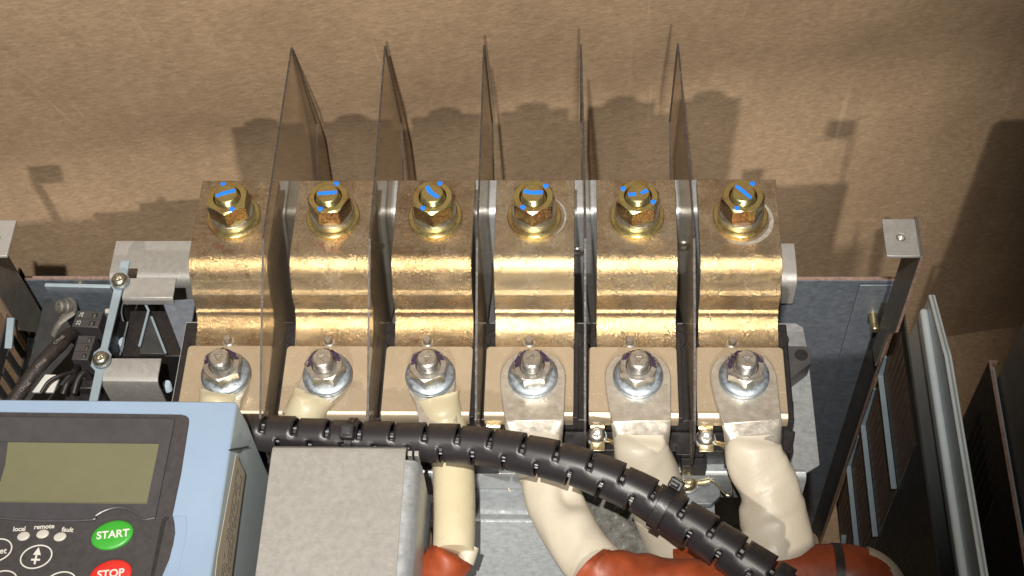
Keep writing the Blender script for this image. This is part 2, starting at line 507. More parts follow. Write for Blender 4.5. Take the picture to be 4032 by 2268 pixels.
def solo(name, label, cat, mb, mats, group=None, **kw):
    """a thing that is one mesh, its origin at the middle of its base"""
    xs = [p[0] for p in mb.v]; ys = [p[1] for p in mb.v]; zs = [p[2] for p in mb.v]
    c = Vector(((min(xs) + max(xs)) / 2, (min(ys) + max(ys)) / 2, min(zs)))
    mb.v = [tuple(Vector(p) - c) for p in mb.v]
    o = link_mesh(name, mb, mats, **kw)
    o.location = c * MM
    o['label'] = label; o['category'] = cat
    if group: o['group'] = group
    return o
def spline(pts, n):
    P = [Vector(p) for p in pts]
    P = [P[0] * 2 - P[1]] + P + [P[-1] * 2 - P[-2]]
    out = []
    m = len(P) - 3
    for i in range(n + 1):
        t = i / n * m; k = min(int(t), m - 1); t -= k
        a, b, c, d = P[k], P[k + 1], P[k + 2], P[k + 3]
        out.append(0.5 * ((2 * b) + (c - a) * t + (2 * a - 5 * b + 4 * c - d) * t * t + (3 * b - a - 3 * c + d) * t ** 3))
    return out
def text_part(name, body, size, loc, parent, mat, rot=0.0, extr=0.05, ax=None, bold=0.0):
    """flat lettering as a mesh; loc is the middle of the word"""
    cu = bpy.data.curves.new(name, 'FONT')
    cu.body = body; cu.size = size * MM; cu.align_x = 'CENTER'; cu.align_y = 'CENTER'; cu.extrude = extr * MM; cu.offset = bold * MM
    tmp = bpy.data.objects.new(name, cu)
    col.objects.link(tmp)
    dg = bpy.context.evaluated_depsgraph_get()
    me = bpy.data.meshes.new_from_object(tmp.evaluated_get(dg))
    bpy.data.objects.remove(tmp)
    me.materials.clear(); me.materials.append(mat)
    o = bpy.data.objects.new(name, me)
    col.objects.link(o)
    origin = ROOT.get(parent.name, Vector((0, 0, 0)))
    rm = Matrix.Rotation(rot, 4, 'Z') if ax is None else ax
    o.parent = parent
    o.matrix_local = Matrix.Translation((Vector(loc) - origin) * MM) @ rm
    ROOT[o.name] = origin
    return o
def ribbon(mb, pts, w, z, th=0.06, mi=0):
    """a pen stroke lying flat: polyline in x,y at height z"""
    n = len(pts); L = []
    for i in range(n):
        a = Vector(pts[max(i - 1, 0)]); b = Vector(pts[min(i + 1, n - 1)])
        d = (b - a).normalized(); nn = Vector((-d.y, d.x)) * (w / 2 * (0.75 + 0.5 * random.random()))
        p = Vector(pts[i]); L.append((p + nn, p - nn))
    vs = []
    for a, b in L:
        vs += [(a.x, a.y, z), (b.x, b.y, z), (a.x, a.y, z + th), (b.x, b.y, z + th)]
    fs = []
    for i in range(n - 1):
        k = 4 * i; l = k + 4
        fs += [(k + 2, k + 3, l + 3, l + 2), (k, l, l + 1, k + 1), (k, k + 2, l + 2, l), (k + 1, l + 1, l + 3, k + 3)]
    fs += [(0, 1, 3, 2), (4 * n - 4, 4 * n - 2, 4 * n - 1, 4 * n - 3)]
    mb.add(vs, fs, mi)
ORD = ['leftmost', 'second from the left', 'third from the left', 'fourth from the left', 'fifth from the left', 'rightmost']
BX = [-125, -75, -25, 25, 75, 125]

# ------------------------------------------------------------------ setting: floor of the box and the board behind
def board():
    mb = MB()
    nx, nz = 60, 50
    x0, x1, z0, z1 = -560, 620, -432, 270
    def y(x, z):
        f = -0.34 * z if z > -60 else 20.4 + 0.34 * 40 * (1 - math.exp(-(-60 - z) / 40))
        return 86.5 + 0.15 * x + f + 1.2 * math.sin(x * 0.021 + z * 0.013) + 0.8 * math.sin(x * 0.05 - z * 0.031)
    vs = []; fs = []
    for lay in (0, 1):
        for j in range(nz + 1):
            for i in range(nx + 1):
                x = x0 + (x1 - x0) * i / nx; z = z0 + (z1 - z0) * j / nz
                vs.append((x, y(x, z) + 4 * lay, z))
    w = nx + 1; o = w * (nz + 1)
    for j in range(nz):
        for i in range(nx):
            a = j * w + i
            fs.append((a, a + 1, a + w + 1, a + w)); fs.append((o + a, o + a + w, o + a + w + 1, o + a + 1))
    for j in range(nz):
        for e in (0, nx):
            a = j * w + e; fs.append((a, a + w, o + a + w, o + a))
    for i in range(nx):
        for e in (0, nz):
            a = e * w + i; fs.append((a, a + 1, o + a + 1, o + a))
    mb.add(vs, fs)
    return mb
solo('cardboard_sheet', 'large scuffed brown cardboard sheet standing behind the whole device', 'cardboard', board(), M['card'])
b = MB(); b.prism([(-620, -432), (10, -432), (10, -118), (-620, -110)], 'x', -304, -300)
solo('cardboard_flap', 'cardboard box side glimpsed through the slots left of the sheathed cable', 'cardboard', b, M['card'])
fl = MB(); fl.box(-900, 900, -900, 420, -440, -433)
link_mesh('floor', fl, M['card'], kind='structure')

# ------------------------------------------------------------------ chassis of the device
ch = thing('chassis', 'dark blue-grey sheet metal chassis around the bars, open at the front', 'chassis', (-20, -60, -430))
w = MB(); w.box(-268, 222, 1, 4, -425, -93.5)
part('end_wall', w, M['wall'], ch)
w = MB(); w.box(164.5, 221, 0.2, 0.9, -425, -94.2)          # the overlapping sheet with its seam
w2 = MB(); w2.box(200.6, 219, -0.9, 0.1, -425, -95)
part('wall_overlap', w2, M['wall'], ch, bevel=0.3)
w = MB(); w.box(-267.5, 221.5, 1.6, 3.4, -93.5, -93.0)
part('cut_edge', w, M['rawedge'], ch)
# rounded side return of the end wall with its raw edge
pr = [(222 - 9, 0.9)] + [(222 - 9 + 9 * math.sin(R(a)), 0.9 - 9 + 9 * math.cos(R(a))) for a in (15, 30, 45, 60, 75, 90)] + [(222, -10.5)]
w = MB(); w.sheet([(p[0], p[1]) for p in pr], 1.5, 'z', -425, -112)
part('wall_return', w, M['wall_dark'], ch)
w = MB(); w.box(220.6, 222.1, -11.0, -10.45, -425, -112)
part('cut_edge', w, M['rawedge'], ch)
# raised part of the end wall behind the bars with its top flange
w = MB(); w.sheet([(20, -28), (3.5, -28), (1.8, -28.5), (0.6, -30), (0, -32), (0, -180)], 1.5, 'x', -134, 138)
part('back_plate', w, M['galv_cool'], ch)
# lower flanges left and right of the bars
def flange(x0, x1, y1, name, yb=0.0):
    w = MB(); w.sheet([(y1, -90), (4, -90), (1.5, -90.7), (0, -92.5), (-0.6, -95), (-0.6, -112)], 1.5, 'x', x0, x1)
    return part(name, w, M['galv'], ch, bevel=0.4)
flange(-218.0, -150, 25, 'support_flange')
flange(152, 166.0, 23, 'support_flange')
# side walls with slots: real bars between openings
def side_wall(x, ymin, ymax, z_edges, row, gap, ztop, mat_slat):
    sw = MB(); sl = MB()
    t = 1.2
    for a, b in zip(z_edges[:-1], z_edges[1:]):
        sw.box(x, x + t, ymin, ymax, b - 3.5, b + 3.5)
        yy = ymax - 4
        while yy > ymin + 4:
            sl.box(x + 0.05, x + t + 0.6, yy - (row - gap), yy, b + 3.5, a - 3.5)
            yy -= row
    sw.box(x, x + t, ymin - 220, ymin, -425, ztop)
    sw.box(x, x + t, ymax - 4, ymax, -425, ztop)
    sw.box(x, x + t, ymin, ymax, z_edges[0] - 3.5, ztop + 0.5)
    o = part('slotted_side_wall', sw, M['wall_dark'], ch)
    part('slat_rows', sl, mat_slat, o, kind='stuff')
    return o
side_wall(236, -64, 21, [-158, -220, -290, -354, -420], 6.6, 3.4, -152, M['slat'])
side_wall(-272, -110, 8, [-98, -128, -160, -200, -260, -330, -420], 11.0, 7.0, -92, M['wall_dark'])
for (z, y1, y0, zt) in ((-221.5, 14.5, -63, -204), (-290, 15.5, -64, -246), (-354, 17, -72, -315), (-404, -20, -75, -398)):
    r = MB()
    r.sheet([(y1 + 4.5, zt), (y1 + 1.2, z + 3.0), (y1, z), (y0, z - 1.5)], 1.7, 'x', 232.4, 235.8)
    part('slot_rib', r, M['sheet_blue'], ch, bevel=0.3)
for (z, y1, y0) in ((-90, -34, -50),):
    r = MB(); r.sheet([(y1, -78), (y0, -84)], 2.2, 'x', -264, -260)
    part('slot_rib', r, M['sheet_blue'], ch, bevel=0.3)
s = MB(); s.lathe((212.5, 1, -125), [(3.0, 0), (3.0, 3), (2.4, 3.3), (2.4, 12), (2.0, 12.6)], 18, ax=(0, -1, 0))
part('weld_stud', s, M['gold'], ch)
s = MB(); s.lathe((-237, 1, -98), [(2.6, 0), (2.6, 9), (2.1, 9.6)], 18, ax=(0, -1, 0))
part('weld_stud', s, M['gold'], ch)
# flat base plate under the contactor
bp = MB()
bp.prism([(-160, -47), (158, -47), (161.6, -49.5), (162.7, -62), (163.4, -127.5), (157, -131.5), (-160, -131.5)], 'z', -62, -60)
bp.sheet([(-131.4, -60.0), (-133.0, -60.6), (-134.2, -62.5), (-134.6, -80)], 1.5, 'x', -158, 156.5)
part('base_plate', bp, M['galv_cool'], ch, bevel=0.3)
# two standing corner brackets with a tapped tab
def corner_bracket(xw, sgn, lab):
    t = thing('corner_bracket', lab, 'bracket', (xw, -20, -130), 'standing corner brackets')
    b = MB()
    x_in = xw - sgn * 16.5
    # tab with a hole
    ring = [(xw - sgn * 8.2 + 2.3 * math.cos(a), -21.3 + 2.3 * math.sin(a)) for a in [2 * math.pi * k / 20 for k in range(20)]]
    c0 = [(x_in, -32.6), (xw, -32.6), (xw, -9.8), (x_in, -9.8)]
    vs = []; fs = []
    out = []
    for k in range(20):
        a = 2 * math.pi * k / 20; dx, dy = math.cos(a), math.sin(a)
        sx = 8.2 / abs(dx) if abs(dx) > 1e-6 else 1e9
        sy = 11.4 / abs(dy) if abs(dy) > 1e-6 else 1e9
        q = min(sx, sy); out.append((xw - sgn * 8.2 + dx * q, -21.3 + dy * q))
    for zz in (-20, -21.8):
        vs += [(p[0], p[1], zz) for p in out] + [(p[0], p[1], zz) for p in ring]
    for k in range(20):
        j = (k + 1) % 20
        fs += [(k, j, 20 + j, 20 + k), (40 + k, 60 + k, 60 + j, 40 + j), (20 + k, 20 + j, 60 + j, 60 + k), (k, 40 + k, 40 + j, j)]
    b.add(vs, fs)
    tab = part('tab', b, M['galv'], t, bevel=0.25)
    h = MB(); h.lathe((xw - sgn * 8.2, -21.3, -23.5), [(2.9, 0), (2.9, 1.7), (2.3, 2.3), (2.0, 3.3), (1.6, 3.3), (1.6, 0.2)], 20)
    part('threaded_collar', h, M['zinc'], tab)
    a = MB(); a.prism([(-33, -20.3), (-8, -20.3), (-8, -150), (-20, -150), (-22, -112), (-33, -92)], 'x', min(xw, xw + sgn * 1.6), max(xw, xw + sgn * 1.6))
    part('arm', a, M['arm_grey'], t, bevel=0.4)
    e = MB(); e.box(min(xw, xw + sgn * 1.5), max(xw, xw + sgn * 1.5), -33.5, -33.05, -91, -21)
    part('cut_edge', e, M['rawedge'], t)
corner_bracket(215.5, 1, 'tall standing bracket with tapped tab right of the rightmost bar')
corner_bracket(-262, -1, 'tall standing bracket cut off by the left edge of the photo')

# ------------------------------------------------------------------ contactor: black base, pads, tabs
ct = thing('contactor', 'black plastic contactor body with six tan metal terminal pads', 'contactor', (0, -95, -60))
b = MB()
b.box(-152, 149.5, -117, -62, -60, -36.5)
b.box(-152, 149.5, -128, -117, -60, -46.5)
for i in range(6):
    x = BX[i]
    b.box(x - 20, x + 19, -116, -64, -36.5, -33.8)
part('body', b, M['black'], ct, bevel=0.8)
for i in range(7):
    x = -150 + 50 * i
    s = MB()
    for dx in (-4.6, 4.6):
        if -152 < x + dx < 150:
            s.lathe((x + dx, -71.5, -39), [(4.6, 0), (4.6, 3.2), (4.3, 3.6)], 24)
            s.box(x + dx - 1.4, x + dx + 1.4, -117, -72, -37, -33.5)
    if 0 < i < 6:
        s.box(x - 6.5, x + 6.5, -130, -124.5, -59, -46)
        s.box(x - 4, x + 8, -134.5, -130, -59, -49)
    part('pole_rib', s, M['black'], ct, bevel=0.5)
for i in range(6):
    x = BX[i]
    s = MB()
    s.box(x - 8, x + 15, -131, -118.5, -58, -45)
    s.box(x + 2, x + 9, -134, -131, -58, -47)
    part('front_block', s, M['black'], ct, bevel=0.5)
ear = MB()
ear.prism([(147.7,-68.0,-48.0)[:2], (159.6,-68.0,-48.0)[:2], (162.2,-70.1,-48.0)[:2], (162.7,-73.7,-48.0)[:2], (161.3,-78.0,-48.0)[:2], (149.7,-87.8,-48.0)[:2], (148.4,-93.9,-48.0)[:2], (151.6,-99.6,-48.0)[:2], (151.1,-109.6,-48.0)[:2], (144.8,-109.7,-48.0)[:2]], 'z', -60, -48)
er = part('mounting_ear', ear, M['blockplastic'], ct, bevel=0.35)
hl = MB(); hc = (157.3,-73.2,-47.9); hl.lathe(hc, [(3.3, -0.4), (3.3, 0.05)], 24)
part('hole', hl, M['hole'], er)
lat = MB()
lat.prism([(145.3,-110.7,-46.0)[:2], (149.9,-111.3,-46.0)[:2], (149.5,-116.3,-46.0)[:2], (151.0,-116.9,-46.0)[:2], (149.9,-121.8,-46.0)[:2], (146.8,-127.9,-46.0)[:2], (144.0,-129.7,-46.0)[:2]], 'z', -60, -46)
part('latch', lat, M['black'], ct, bevel=0.6)
for i in range(6):
    x = BX[i] + (-0.6, -1, -1.5, -2, -2, -0.5)[i]
    p = MB()
    pts = []
    for (cx, cy, a0) in ((x + 21.4 - 2, -79 - 2, 0), (x - 21.4 + 2, -79 - 2, 90)):
        pts += [(cx + 2 * math.cos(R(a0 + k * 22.5)), cy + 2 * math.sin(R(a0 + k * 22.5))) for k in range(5)]
    pts += [(x - 21.4, -115.5), (x + 21.4, -115.5)]
    p.prism(pts, 'z', -33.4, -31)
    p.sheet([(-115.4, -31.0), (-116.6, -31.3), (-117.4, -32.2), (-117.8, -33.4), (-117.9, -37)], 1.2, 'x', x - 21.3, x + 21.3)
    part('terminal_pad', p, M['pad'], ct, bevel=0.25)
    if i > 0:
        s = MB()
        s.sheet([(-116.0, -38.3), (-118.8, -38.3), (-119.6, -38.7), (-120.0, -39.5), (-120.2, -41.0), (-120.7, -41.8), (-121.6, -42.1), (-130.5, -42.1)], 1.0, 'x', x - 20.6, x - 13.6)
        part('auxiliary_tab', s, M['gold'], ct, bevel=0.2)

# ------------------------------------------------------------------ busbars
TONE = ['bar_dark', 'bar_mid', 'bar_dark', 'bar_pale', 'bar_mid', 'bar_mid']
BLAB = ['darkest stained Z-bent metal bar, leftmost of the six, red pen scribble',
        'Z-bent metal bar second from the left with a red pen mark below its nut',
        'dark brown stained Z-bent metal bar, third from the left, dark pen mark',
        'palest Z-bent metal bar with the brightest gleam, fourth from the left',
        'plain Z-bent metal bar between the fourth and sixth, fifth from the left',
        'rightmost Z-bent metal bar with a white paste ring round its nut washer']
SL = [1.6, 1.0, 0.2, -0.3, 0.0, 1.2]           # how tightly the lower bend of each bar is pressed
def bar_profile(k):
    pr = [(0, 0), (-44, 0)]
    pr += [(-44 - 11.0 * math.sin(R(a)), -11 + 11.0 * math.cos(R(a))) for a in (8, 16, 24, 32, 40, 48, 55, 60)]
    pr += [(-55.9, -9.7), (-57.6, -12.7), (-58.0, -13.3), (-59.4, -14.5), (-59.8, -15.4), (-60.0, -17.2), (-60.1, -19.5), (-60.4, -22.0), (-60.7, -24.8)]
    pr += [(-61.0, -25.4), (-61.4, -25.8), (-62.2, -26.2), (-62.5, -26.7), (-62.6, -27.4), (-63.0, -28.3), (-63.8, -29.2), (-64.8, -30.0), (-66.6, -31.3 - SL[k] * 0.25), (-68.6, -32.3 - SL[k] * 0.1), (-71.0, -32.9 + SL[k] * 0.1), (-73.5, -33.3), (-76.0, -33.5), (-92, -33.5)]
    return pr
for i in range(6):
    x = BX[i]
    t = thing('busbar', BLAB[i], 'busbar', (x, -45, -34), 'six Z-bent busbars')
    pr = bar_profile(i)
    b = MB()
    # finely divided across so that the sheet can be slightly uneven
    off = []
    b.sheet(pr, -5.0, 'x', x - 19.6, x + 19.6)
    part('bar', b, M[TONE[i]], t, bevel=0.5)
    px_ = x - 2.6 + random.uniform(-0.6, 0.6)
    s = MB(); s.lathe((px_, -75.5, -33.4), [(2.9, 0), (2.9, 0.25), (2.1, 0.3), (2.1, 3.6), (1.7, 4.2)], 20)
    part('locating_pin', s, M['zinc'], t)
    if i in (0, 1, 2):
        k = MB()
        if i == 0:
            ribbon(k, [(x - 9, -40.5), (x - 6, -39), (x - 4, -40.3), (x - 6, -41.2), (x - 3, -40.8)], 0.35, 0.02)
            ribbon(k, [(x - 3, -39.5), (x - 3.4, -41.5), (x - 2.6, -44), (x - 1.2, -44.2)], 0.45, 0.02)
            ribbon(k, [(x - 1.5, -42), (x - 0.2, -42.6), (x + 0.4, -42.0)], 0.3, 0.02)
        elif i == 1:
            ribbon(k, [(x - 5, -40), (x - 6.2, -38.6), (x - 4.4, -38.0), (x - 3.4, -39.4), (x - 5, -40), (x - 3.4, -41.5), (x - 2.2, -44.2)], 0.5, 0.02)
            ribbon(k, [(x + 0.7, -40.2), (x + 0.6, -42.0), (x + 1.6, -43.6)], 0.5, 0.02)
        else:
            ribbon(k, [(x + 4.4, -39.6), (x + 2.6, -40.2), (x + 4.0, -41.6), (x + 3.8, -43.4), (x + 2.0, -43.4)], 0.45, 0.02)
            ribbon(k, [(x + 6.6, -39.6), (x + 5.8, -43.2)], 0.45, 0.02)
        part('pen_mark', k, M['brownpen'] if i == 2 else M['redpen'], t, smooth=0)
    if i in (3, 5):
        k = MB()
        cx, cy, r0, r1 = (x + 1.3, -23.0, 13.4, 14.3) if i == 3 else (x + 1.4, -24.6, 13.4, 15.6)
        n = 40; a0, a1 = ((-50, 60) if i == 3 else (-125, 50))
        vs = []; fs = []
        for q in range(n + 1):
            a = R(a0 + (a1 - a0) * q / n); e = math.sin(math.pi * q / n) ** 0.6
            rm = (r0 + r1) / 2; hw = (r1 - r0) / 2 * e
            for rr, zz in ((rm - hw, 0.01), (rm + hw, 0.01), (rm + hw, 0.09), (rm - hw, 0.09)):
                vs.append((cx + rr * math.cos(a), cy + rr * math.sin(a), zz))
        for q in range(n):
            for s_ in range(4):
                fs.append((q * 4 + s_, q * 4 + (s_ + 1) % 4, q * 4 + 4 + (s_ + 1) % 4, q * 4 + 4 + s_))
        k.add(vs, fs)
        part('paste_ring', k, M['residue'], t, smooth=0)

# ------------------------------------------------------------------ upper bolts (yellow zinc) on the bars
UROT = [30, 3, 30, 28, 15, 2]
STROKE = [[(-4.6, -1.6), (-1, 0.2), (4.4, 1.9)], [(-4.6, -0.2), (0, 0.2), (4.6, 0.6)], [(-2.8, 4.2), (-1.4, 1.4), (0.6, -0.8), (3.4, -2.6)], [(-4.6, 0.9), (0, 0), (4.5, 0.3)], None, [(-3.6, 3.8), (0, 0.4), (3.2, -3.6)]]
DOTS = [((-3.0, 8.0), (3.6, -7.6)), ((3.5, 8.2), (-3.2, -7.6)), ((3.2, 8.1), (-4.4, -7.2)), ((6.2, 6.4), (-5.0, -6.8)), ((-7.3, 4.6), (7.4, -3.6)), ((5.0, 7.4), (-3.4, -7.7))]
ULAB = ['yellow zinc nut and stud on the leftmost bar, blue stripe rising to the right',
        'yellow zinc nut and stud on the second bar, level blue stripe across the stud',
        'yellow zinc nut and stud on the dark third bar, curved blue stroke',
        'yellow zinc nut and stud on the palest bar, blue stripe dipping slightly in the middle',
        'yellow zinc nut and stud with two separate blue blobs on the stud end',
        'yellow zinc nut and stud on the rightmost bar, steep diagonal blue stripe']
def stud_profile(r, h0, h1, pitch, ch):
    pr = [(r, h0)]; z = h0 + pitch
    while z < h1 - ch - pitch:
        pr += [(r, z), (r * 0.9, z + pitch * 0.5)]; z += pitch
    pr += [(r, h1 - ch), (r - ch, h1 - 0.1), (r - ch - 0.12, h1)]
    return pr
for i in range(6):
    x, y = BX[i] + (0, -0.2, 0.9, -0.2, 0.3, 0.6)[i], -23.7
    t = thing('bar_bolt', ULAB[i], 'bolt', (x, y, 0), 'yellow bolts along the bar tops')
    w = MB(); w.lathe((x, y, 0.05), [(7, 0), (13.2, 0), (13.3, 0.5), (13.3, 1.9), (12.9, 2.3), (7, 2.3)], 56, close=True)
    part('washer', w, M['yring'], t)
    w = MB()
    w.lathe((x, y, 2.4), [(7, 0), (10.8, 0), (11.1, 0.4), (11.1, 4.1), (10.7, 4.6), (7, 4.6)], 56, close=True)
    part('spring_washer', w, M['spring'], t)
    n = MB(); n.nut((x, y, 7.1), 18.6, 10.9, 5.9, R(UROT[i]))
    nut = part('nut', n, [M['yzinc'], M['yshade']], t, smooth=30)
    s = MB(); s.lathe((x, y, 0), stud_profile(5.6, 4, 20.8, 1.25, 0.45), 36)
    stud = part('stud', s, M['yzinc'], t, smooth=25)
    k = MB()
    if STROKE[i]:
        ribbon(k, [(x + a, y + b_) for a, b_ in STROKE[i]], 2.0, 20.82, 0.12)
    else:
        ribbon(k, [(x - 4.8, y - 1.4), (x - 3.2, y - 1.0), (x - 1.0, y - 0.9)], 1.8, 20.82, 0.12)
        ribbon(k, [(x + 1.2, y - 0.6), (x + 2.8, y + 0.4), (x + 4.4, y + 1.4)], 1.9, 20.82, 0.12)
    part('paint_mark', k, M['blue'], stud, smooth=0)
    for (a, b_) in DOTS[i]:
        k = MB()
        d = Vector((a, b_)).normalized()
        k.lathe((x + a * 0.97, y + b_ * 0.97, 17.75), [(1.35, 0), (1.3, 0.45), (1.0, 0.55)], 14, rfun=lambda r, an, h: r * (1 + 0.12 * math.sin(3 * an)))
        part('paint_mark', k, M['blue'], nut)

# ------------------------------------------------------------------ cables with lugs, and lower terminal bolts
LROT = [30, 0, 22, 8, 20, 28]
TRI = [180, 35, 180, 20, 180, 180]
CL = ['cable with a narrow lug on the leftmost pad, mostly hidden behind the keypad',
      'yellowed cream sleeved cable slanting down to the left from the second pad',
      'yellowed cream sleeved cable hanging straight down beside the grey box, orange below',
      'cream sleeved cable with wide lug on the fourth pad, dented and curving right',
      'cream sleeved cable with wide lug on the fifth pad, passing under the black conduit',
      'cream sleeved cable with wide lug on the rightmost pad, ending in thick orange rubber']
LBX = [BX[0] + 0.4, BX[1] + 0.2, BX[2] + 0.2, BX[3] - 0.2, BX[4] + 0.2, BX[5] + 0.6]
LY = -98.2
def narrow_lug(cx, ang, L=27):
    """flat palm: round end under the washer, straight sides, ending where the sleeve starts"""
    pts = []
    rr = 11.4
    for k in range(13):
        a = R(180 - 180 * k / 12)
        pts.append((rr * math.cos(a), rr * math.sin(a)))
    pts += [(rr, -6), (9.2, -13), (9.0, -L), (-9.0, -L), (-9.2, -13), (-rr, -6)]
    ca, sa = math.cos(R(ang)), math.sin(R(ang))
    return [(cx + a * ca - b_ * sa, LY + a * sa + b_ * ca) for a, b_ in pts]
def wide_lug(cx, ang, L=33):
    pts = []
    rr = 15.9
    for k in range(21):
        a = R(185 - 190 * k / 20)
        pts.append((rr * math.cos(a), rr * math.sin(a)))
    pts += [(15.4, -8), (14.8, -17), (14.4, -24)]
    pts2 = [(-14.4 + 1.2, -24), (-14.6, -16), (-15.6, -7)]
    ca, sa = math.cos(R(ang)), math.sin(R(ang))
    f = lambda a, b_: (cx + a * ca - b_ * sa, LY + a * sa + b_ * ca)
    return [f(*p) for p in pts + pts2], f
CREASE = {3: [(0.34, 0.3, 0.02, 0.035), (0.74, 5.9, 0.02, 0.03)], 4: [(0.24, 0.4, 0.025, 0.03), (0.42, 5.6, 0.02, 0.03)], 5: [(0.42, 0.2, 0.022, 0.035), (0.30, 5.4, 0.018, 0.025), (0.66, 0.9, 0.02, 0.035)]}
SLEEVE = ['sleeve_yellow', 'sleeve_yellow', 'sleeve_yellow', 'sleeve_cream', 'sleeve_cream', 'sleeve_cream']
PATHS = [
 [(-126.6,-105.5,-30.0), (-127.3,-113.8,-33.0), (-128.1,-125.2,-40.0), (-128.2,-143.5,-46.0)],
 [(-80.7,-108.4,-29.0), (-83.6,-114.9,-31.0), (-86.6,-118.5,-36.0), (-90.6,-121.3,-46.0), (-95.6,-126.7,-58.0)],
 [(-20.7,-108.2,-28.5), (-19.0,-113.7,-32.0), (-16.7,-120.1,-36.0), (-13.0,-135.5,-39.0), (-11.1,-155.7,-40.0), (-10.3,-171.8,-40.0), (-10.0,-183.9,-40.0)],
 [(28.4,-122.1,-30.0), (30.0,-126.7,-37.0), (31.7,-139.4,-43.0), (36.7,-157.0,-45.0), (44.2,-172.9,-45.0), (55.2,-187.5,-45.0), (66.0,-197.9,-45.0)],
 [(77.7,-123.3,-30.0), (79.1,-129.5,-37.0), (81.6,-142.2,-45.0), (85.8,-156.0,-55.0), (91.1,-166.2,-64.0), (100.5,-176.6,-70.0), (111.7,-183.8,-74.0)],
 [(129.6,-126.5,-30.0), (132.1,-133.3,-37.0), (135.6,-145.4,-46.0), (138.6,-158.9,-52.0), (140.0,-173.7,-57.0), (142.1,-179.3,-60.0)],
]
for i in range(6):
    x = LBX[i]
    t = thing('lug_cable', CL[i], 'cable', (x, LY, -31), 'six sleeved cables bolted to the terminal pads')
    g = MB()
    if i < 3:
        ang = (0, -27, 12)[i]
        g.prism(narrow_lug(x, ang), 'z', -30.95, -27.4)
        part('lug', g, M['lug'], t, bevel=0.4)
    else:
        ang = (2, 2, 5.5)[i - 3]
        pts, f = wide_lug(x, ang)
        g.prism(pts, 'z', -30.95, -27.4)
        part('lug', g, M['lug'], t, bevel=0.5)
        # neck that folds down from the palm into the barrel
        g = MB(); n = 9; vs = []; fs = []
        m = 24
        for j in range(n):
            s_ = j / (n - 1)
            yy = -24 - 13 * s_
            hw = 14.1 - 1.6 * s_ ; hz = 1.75 + 7.0 * (s_ ** 1.5); zc = -29.2 - 8.2 * s_ ** 1.25
            for k in range(m):
                a = 2 * math.pi * k / m
                ca, sa = math.cos(a), math.sin(a)
                e = 0.35 + 0.65 * s_
                xx = hw * (abs(ca) ** e) * (1 if ca > 0 else -1); zz = hz * (abs(sa) ** e) * (1 if sa > 0 else -1)
                p2 = f(xx + 0.4 * (1 - s_), yy)
                vs.append((p2[0], p2[1], zc + zz))
        for j in range(n - 1):
            for k in range(m):
                k2 = (k + 1) % m
                fs.append((j * m + k, j * m + k2, j * m + m + k2, j * m + m + k))
        fs += [tuple(range(m))[::-1], tuple(range((n - 1) * m, n * m))]
        g.add(vs, fs)
        part('barrel', g, M['lug'], t)
        # stamped size figures following the washer edge
        for k, chx in enumerate('100-1.10'):
            a = R(-74 + 8.2 * k + (0, 0, 4)[i - 3])
            rr = 14.0
            text_part('stamped_figure', chx, 2.3, (x + rr * math.cos(a), LY + rr * math.sin(a), -27.38), t, M['stamp'], a + math.pi / 2, 0.04)
    # cream sleeve
    if i >= 3:
        a0_, b0_ = f(0, -28.5), f(0, -36)
        PATHS[i] = [(a0_[0], a0_[1], -31.6), (b0_[0], b0_[1], -36.2)] + PATHS[i][2:]
    path = spline(PATHS[i], 44 if i > 1 else 20)
    N = len(path)
    if i < 3:
        rad = []; flat = []
        for j in range(N):
            s_ = j / (N - 1)
            r0 = 10.1 if i != 2 else 9.8
            rad.append(r0 * (1.0 + 0.10 * math.exp(-s_ * 26)))
            flat.append(0.42 + 0.58 * min(1, s_ * 5 + 0.05))
        fn = lambda s_, a: 1 + 0.012 * math.sin(a * 2 + s_ * 9)
    else:
        dent = {3: (0.62, 2.6), 4: (0.5, 3.3), 5: (0.45, 1.2)}[i]
        rad = []; flat = []
        for j in range(N):
            s_ = j / (N - 1)
            rad.append(((13.4, 13.6, 13.3 + 2.4 * min(1, s_ * 1.6))[i - 3]) * (1.0 + 0.03 * math.sin(s_ * 11 + i)))
            u_ = min(1, s_ * (7.5, 7.5, 6.0)[i - 3]); u_ = u_ * u_ * (3 - 2 * u_)
            flat.append(0.36 + ((0.80, 0.72, 0.60)[i - 3] - 0.36) * u_)
        def fn(s_, a, d=dent, i=i):
            v = 1 + 0.02 * math.sin(a * 3 + s_ * 17 + i) + 0.015 * math.sin(a * 5 - s_ * 23)
            da = math.atan2(math.sin(a - d[1]), math.cos(a - d[1]))
            if i == 3:
                v -= 0.42 * math.exp(-((s_ - 0.50) / 0.09) ** 2 - ((math.atan2(math.sin(a - 5.55), math.cos(a - 5.55))) / 0.55) ** 2)
                v += 0.13 * math.exp(-((s_ - 0.62) / 0.05) ** 2 - ((math.atan2(math.sin(a - 5.6), math.cos(a - 5.6))) / 0.6) ** 2)
                v += 0.06 * math.exp(-((s_ - 0.33) / 0.04) ** 2)
            if i == 5:
                v += 0.05 * math.tanh((s_ - 0.5 - 0.11 * math.sin(a - 4.7)) * 60)
            if i == 4:
                v += 0.04 * math.sin(a * 2 + 0.7)
            for (s0_, a0_, w0_, h0_) in CREASE[i]:
                da_ = math.atan2(math.sin(a - a0_), math.cos(a - a0_))
                q_ = (s_ - s0_ - 0.05 * da_) / w0_
                v += h0_ * q_ * math.exp(0.5 - q_ * q_ * 0.5) * math.exp(-(da_ / 1.1) ** 2)
            return v
    g = MB(); g.tube(path, rad, 36, 0, True, flat, fn)
    part('sleeve', g, M[SLEEVE[i]], t, smooth=50)
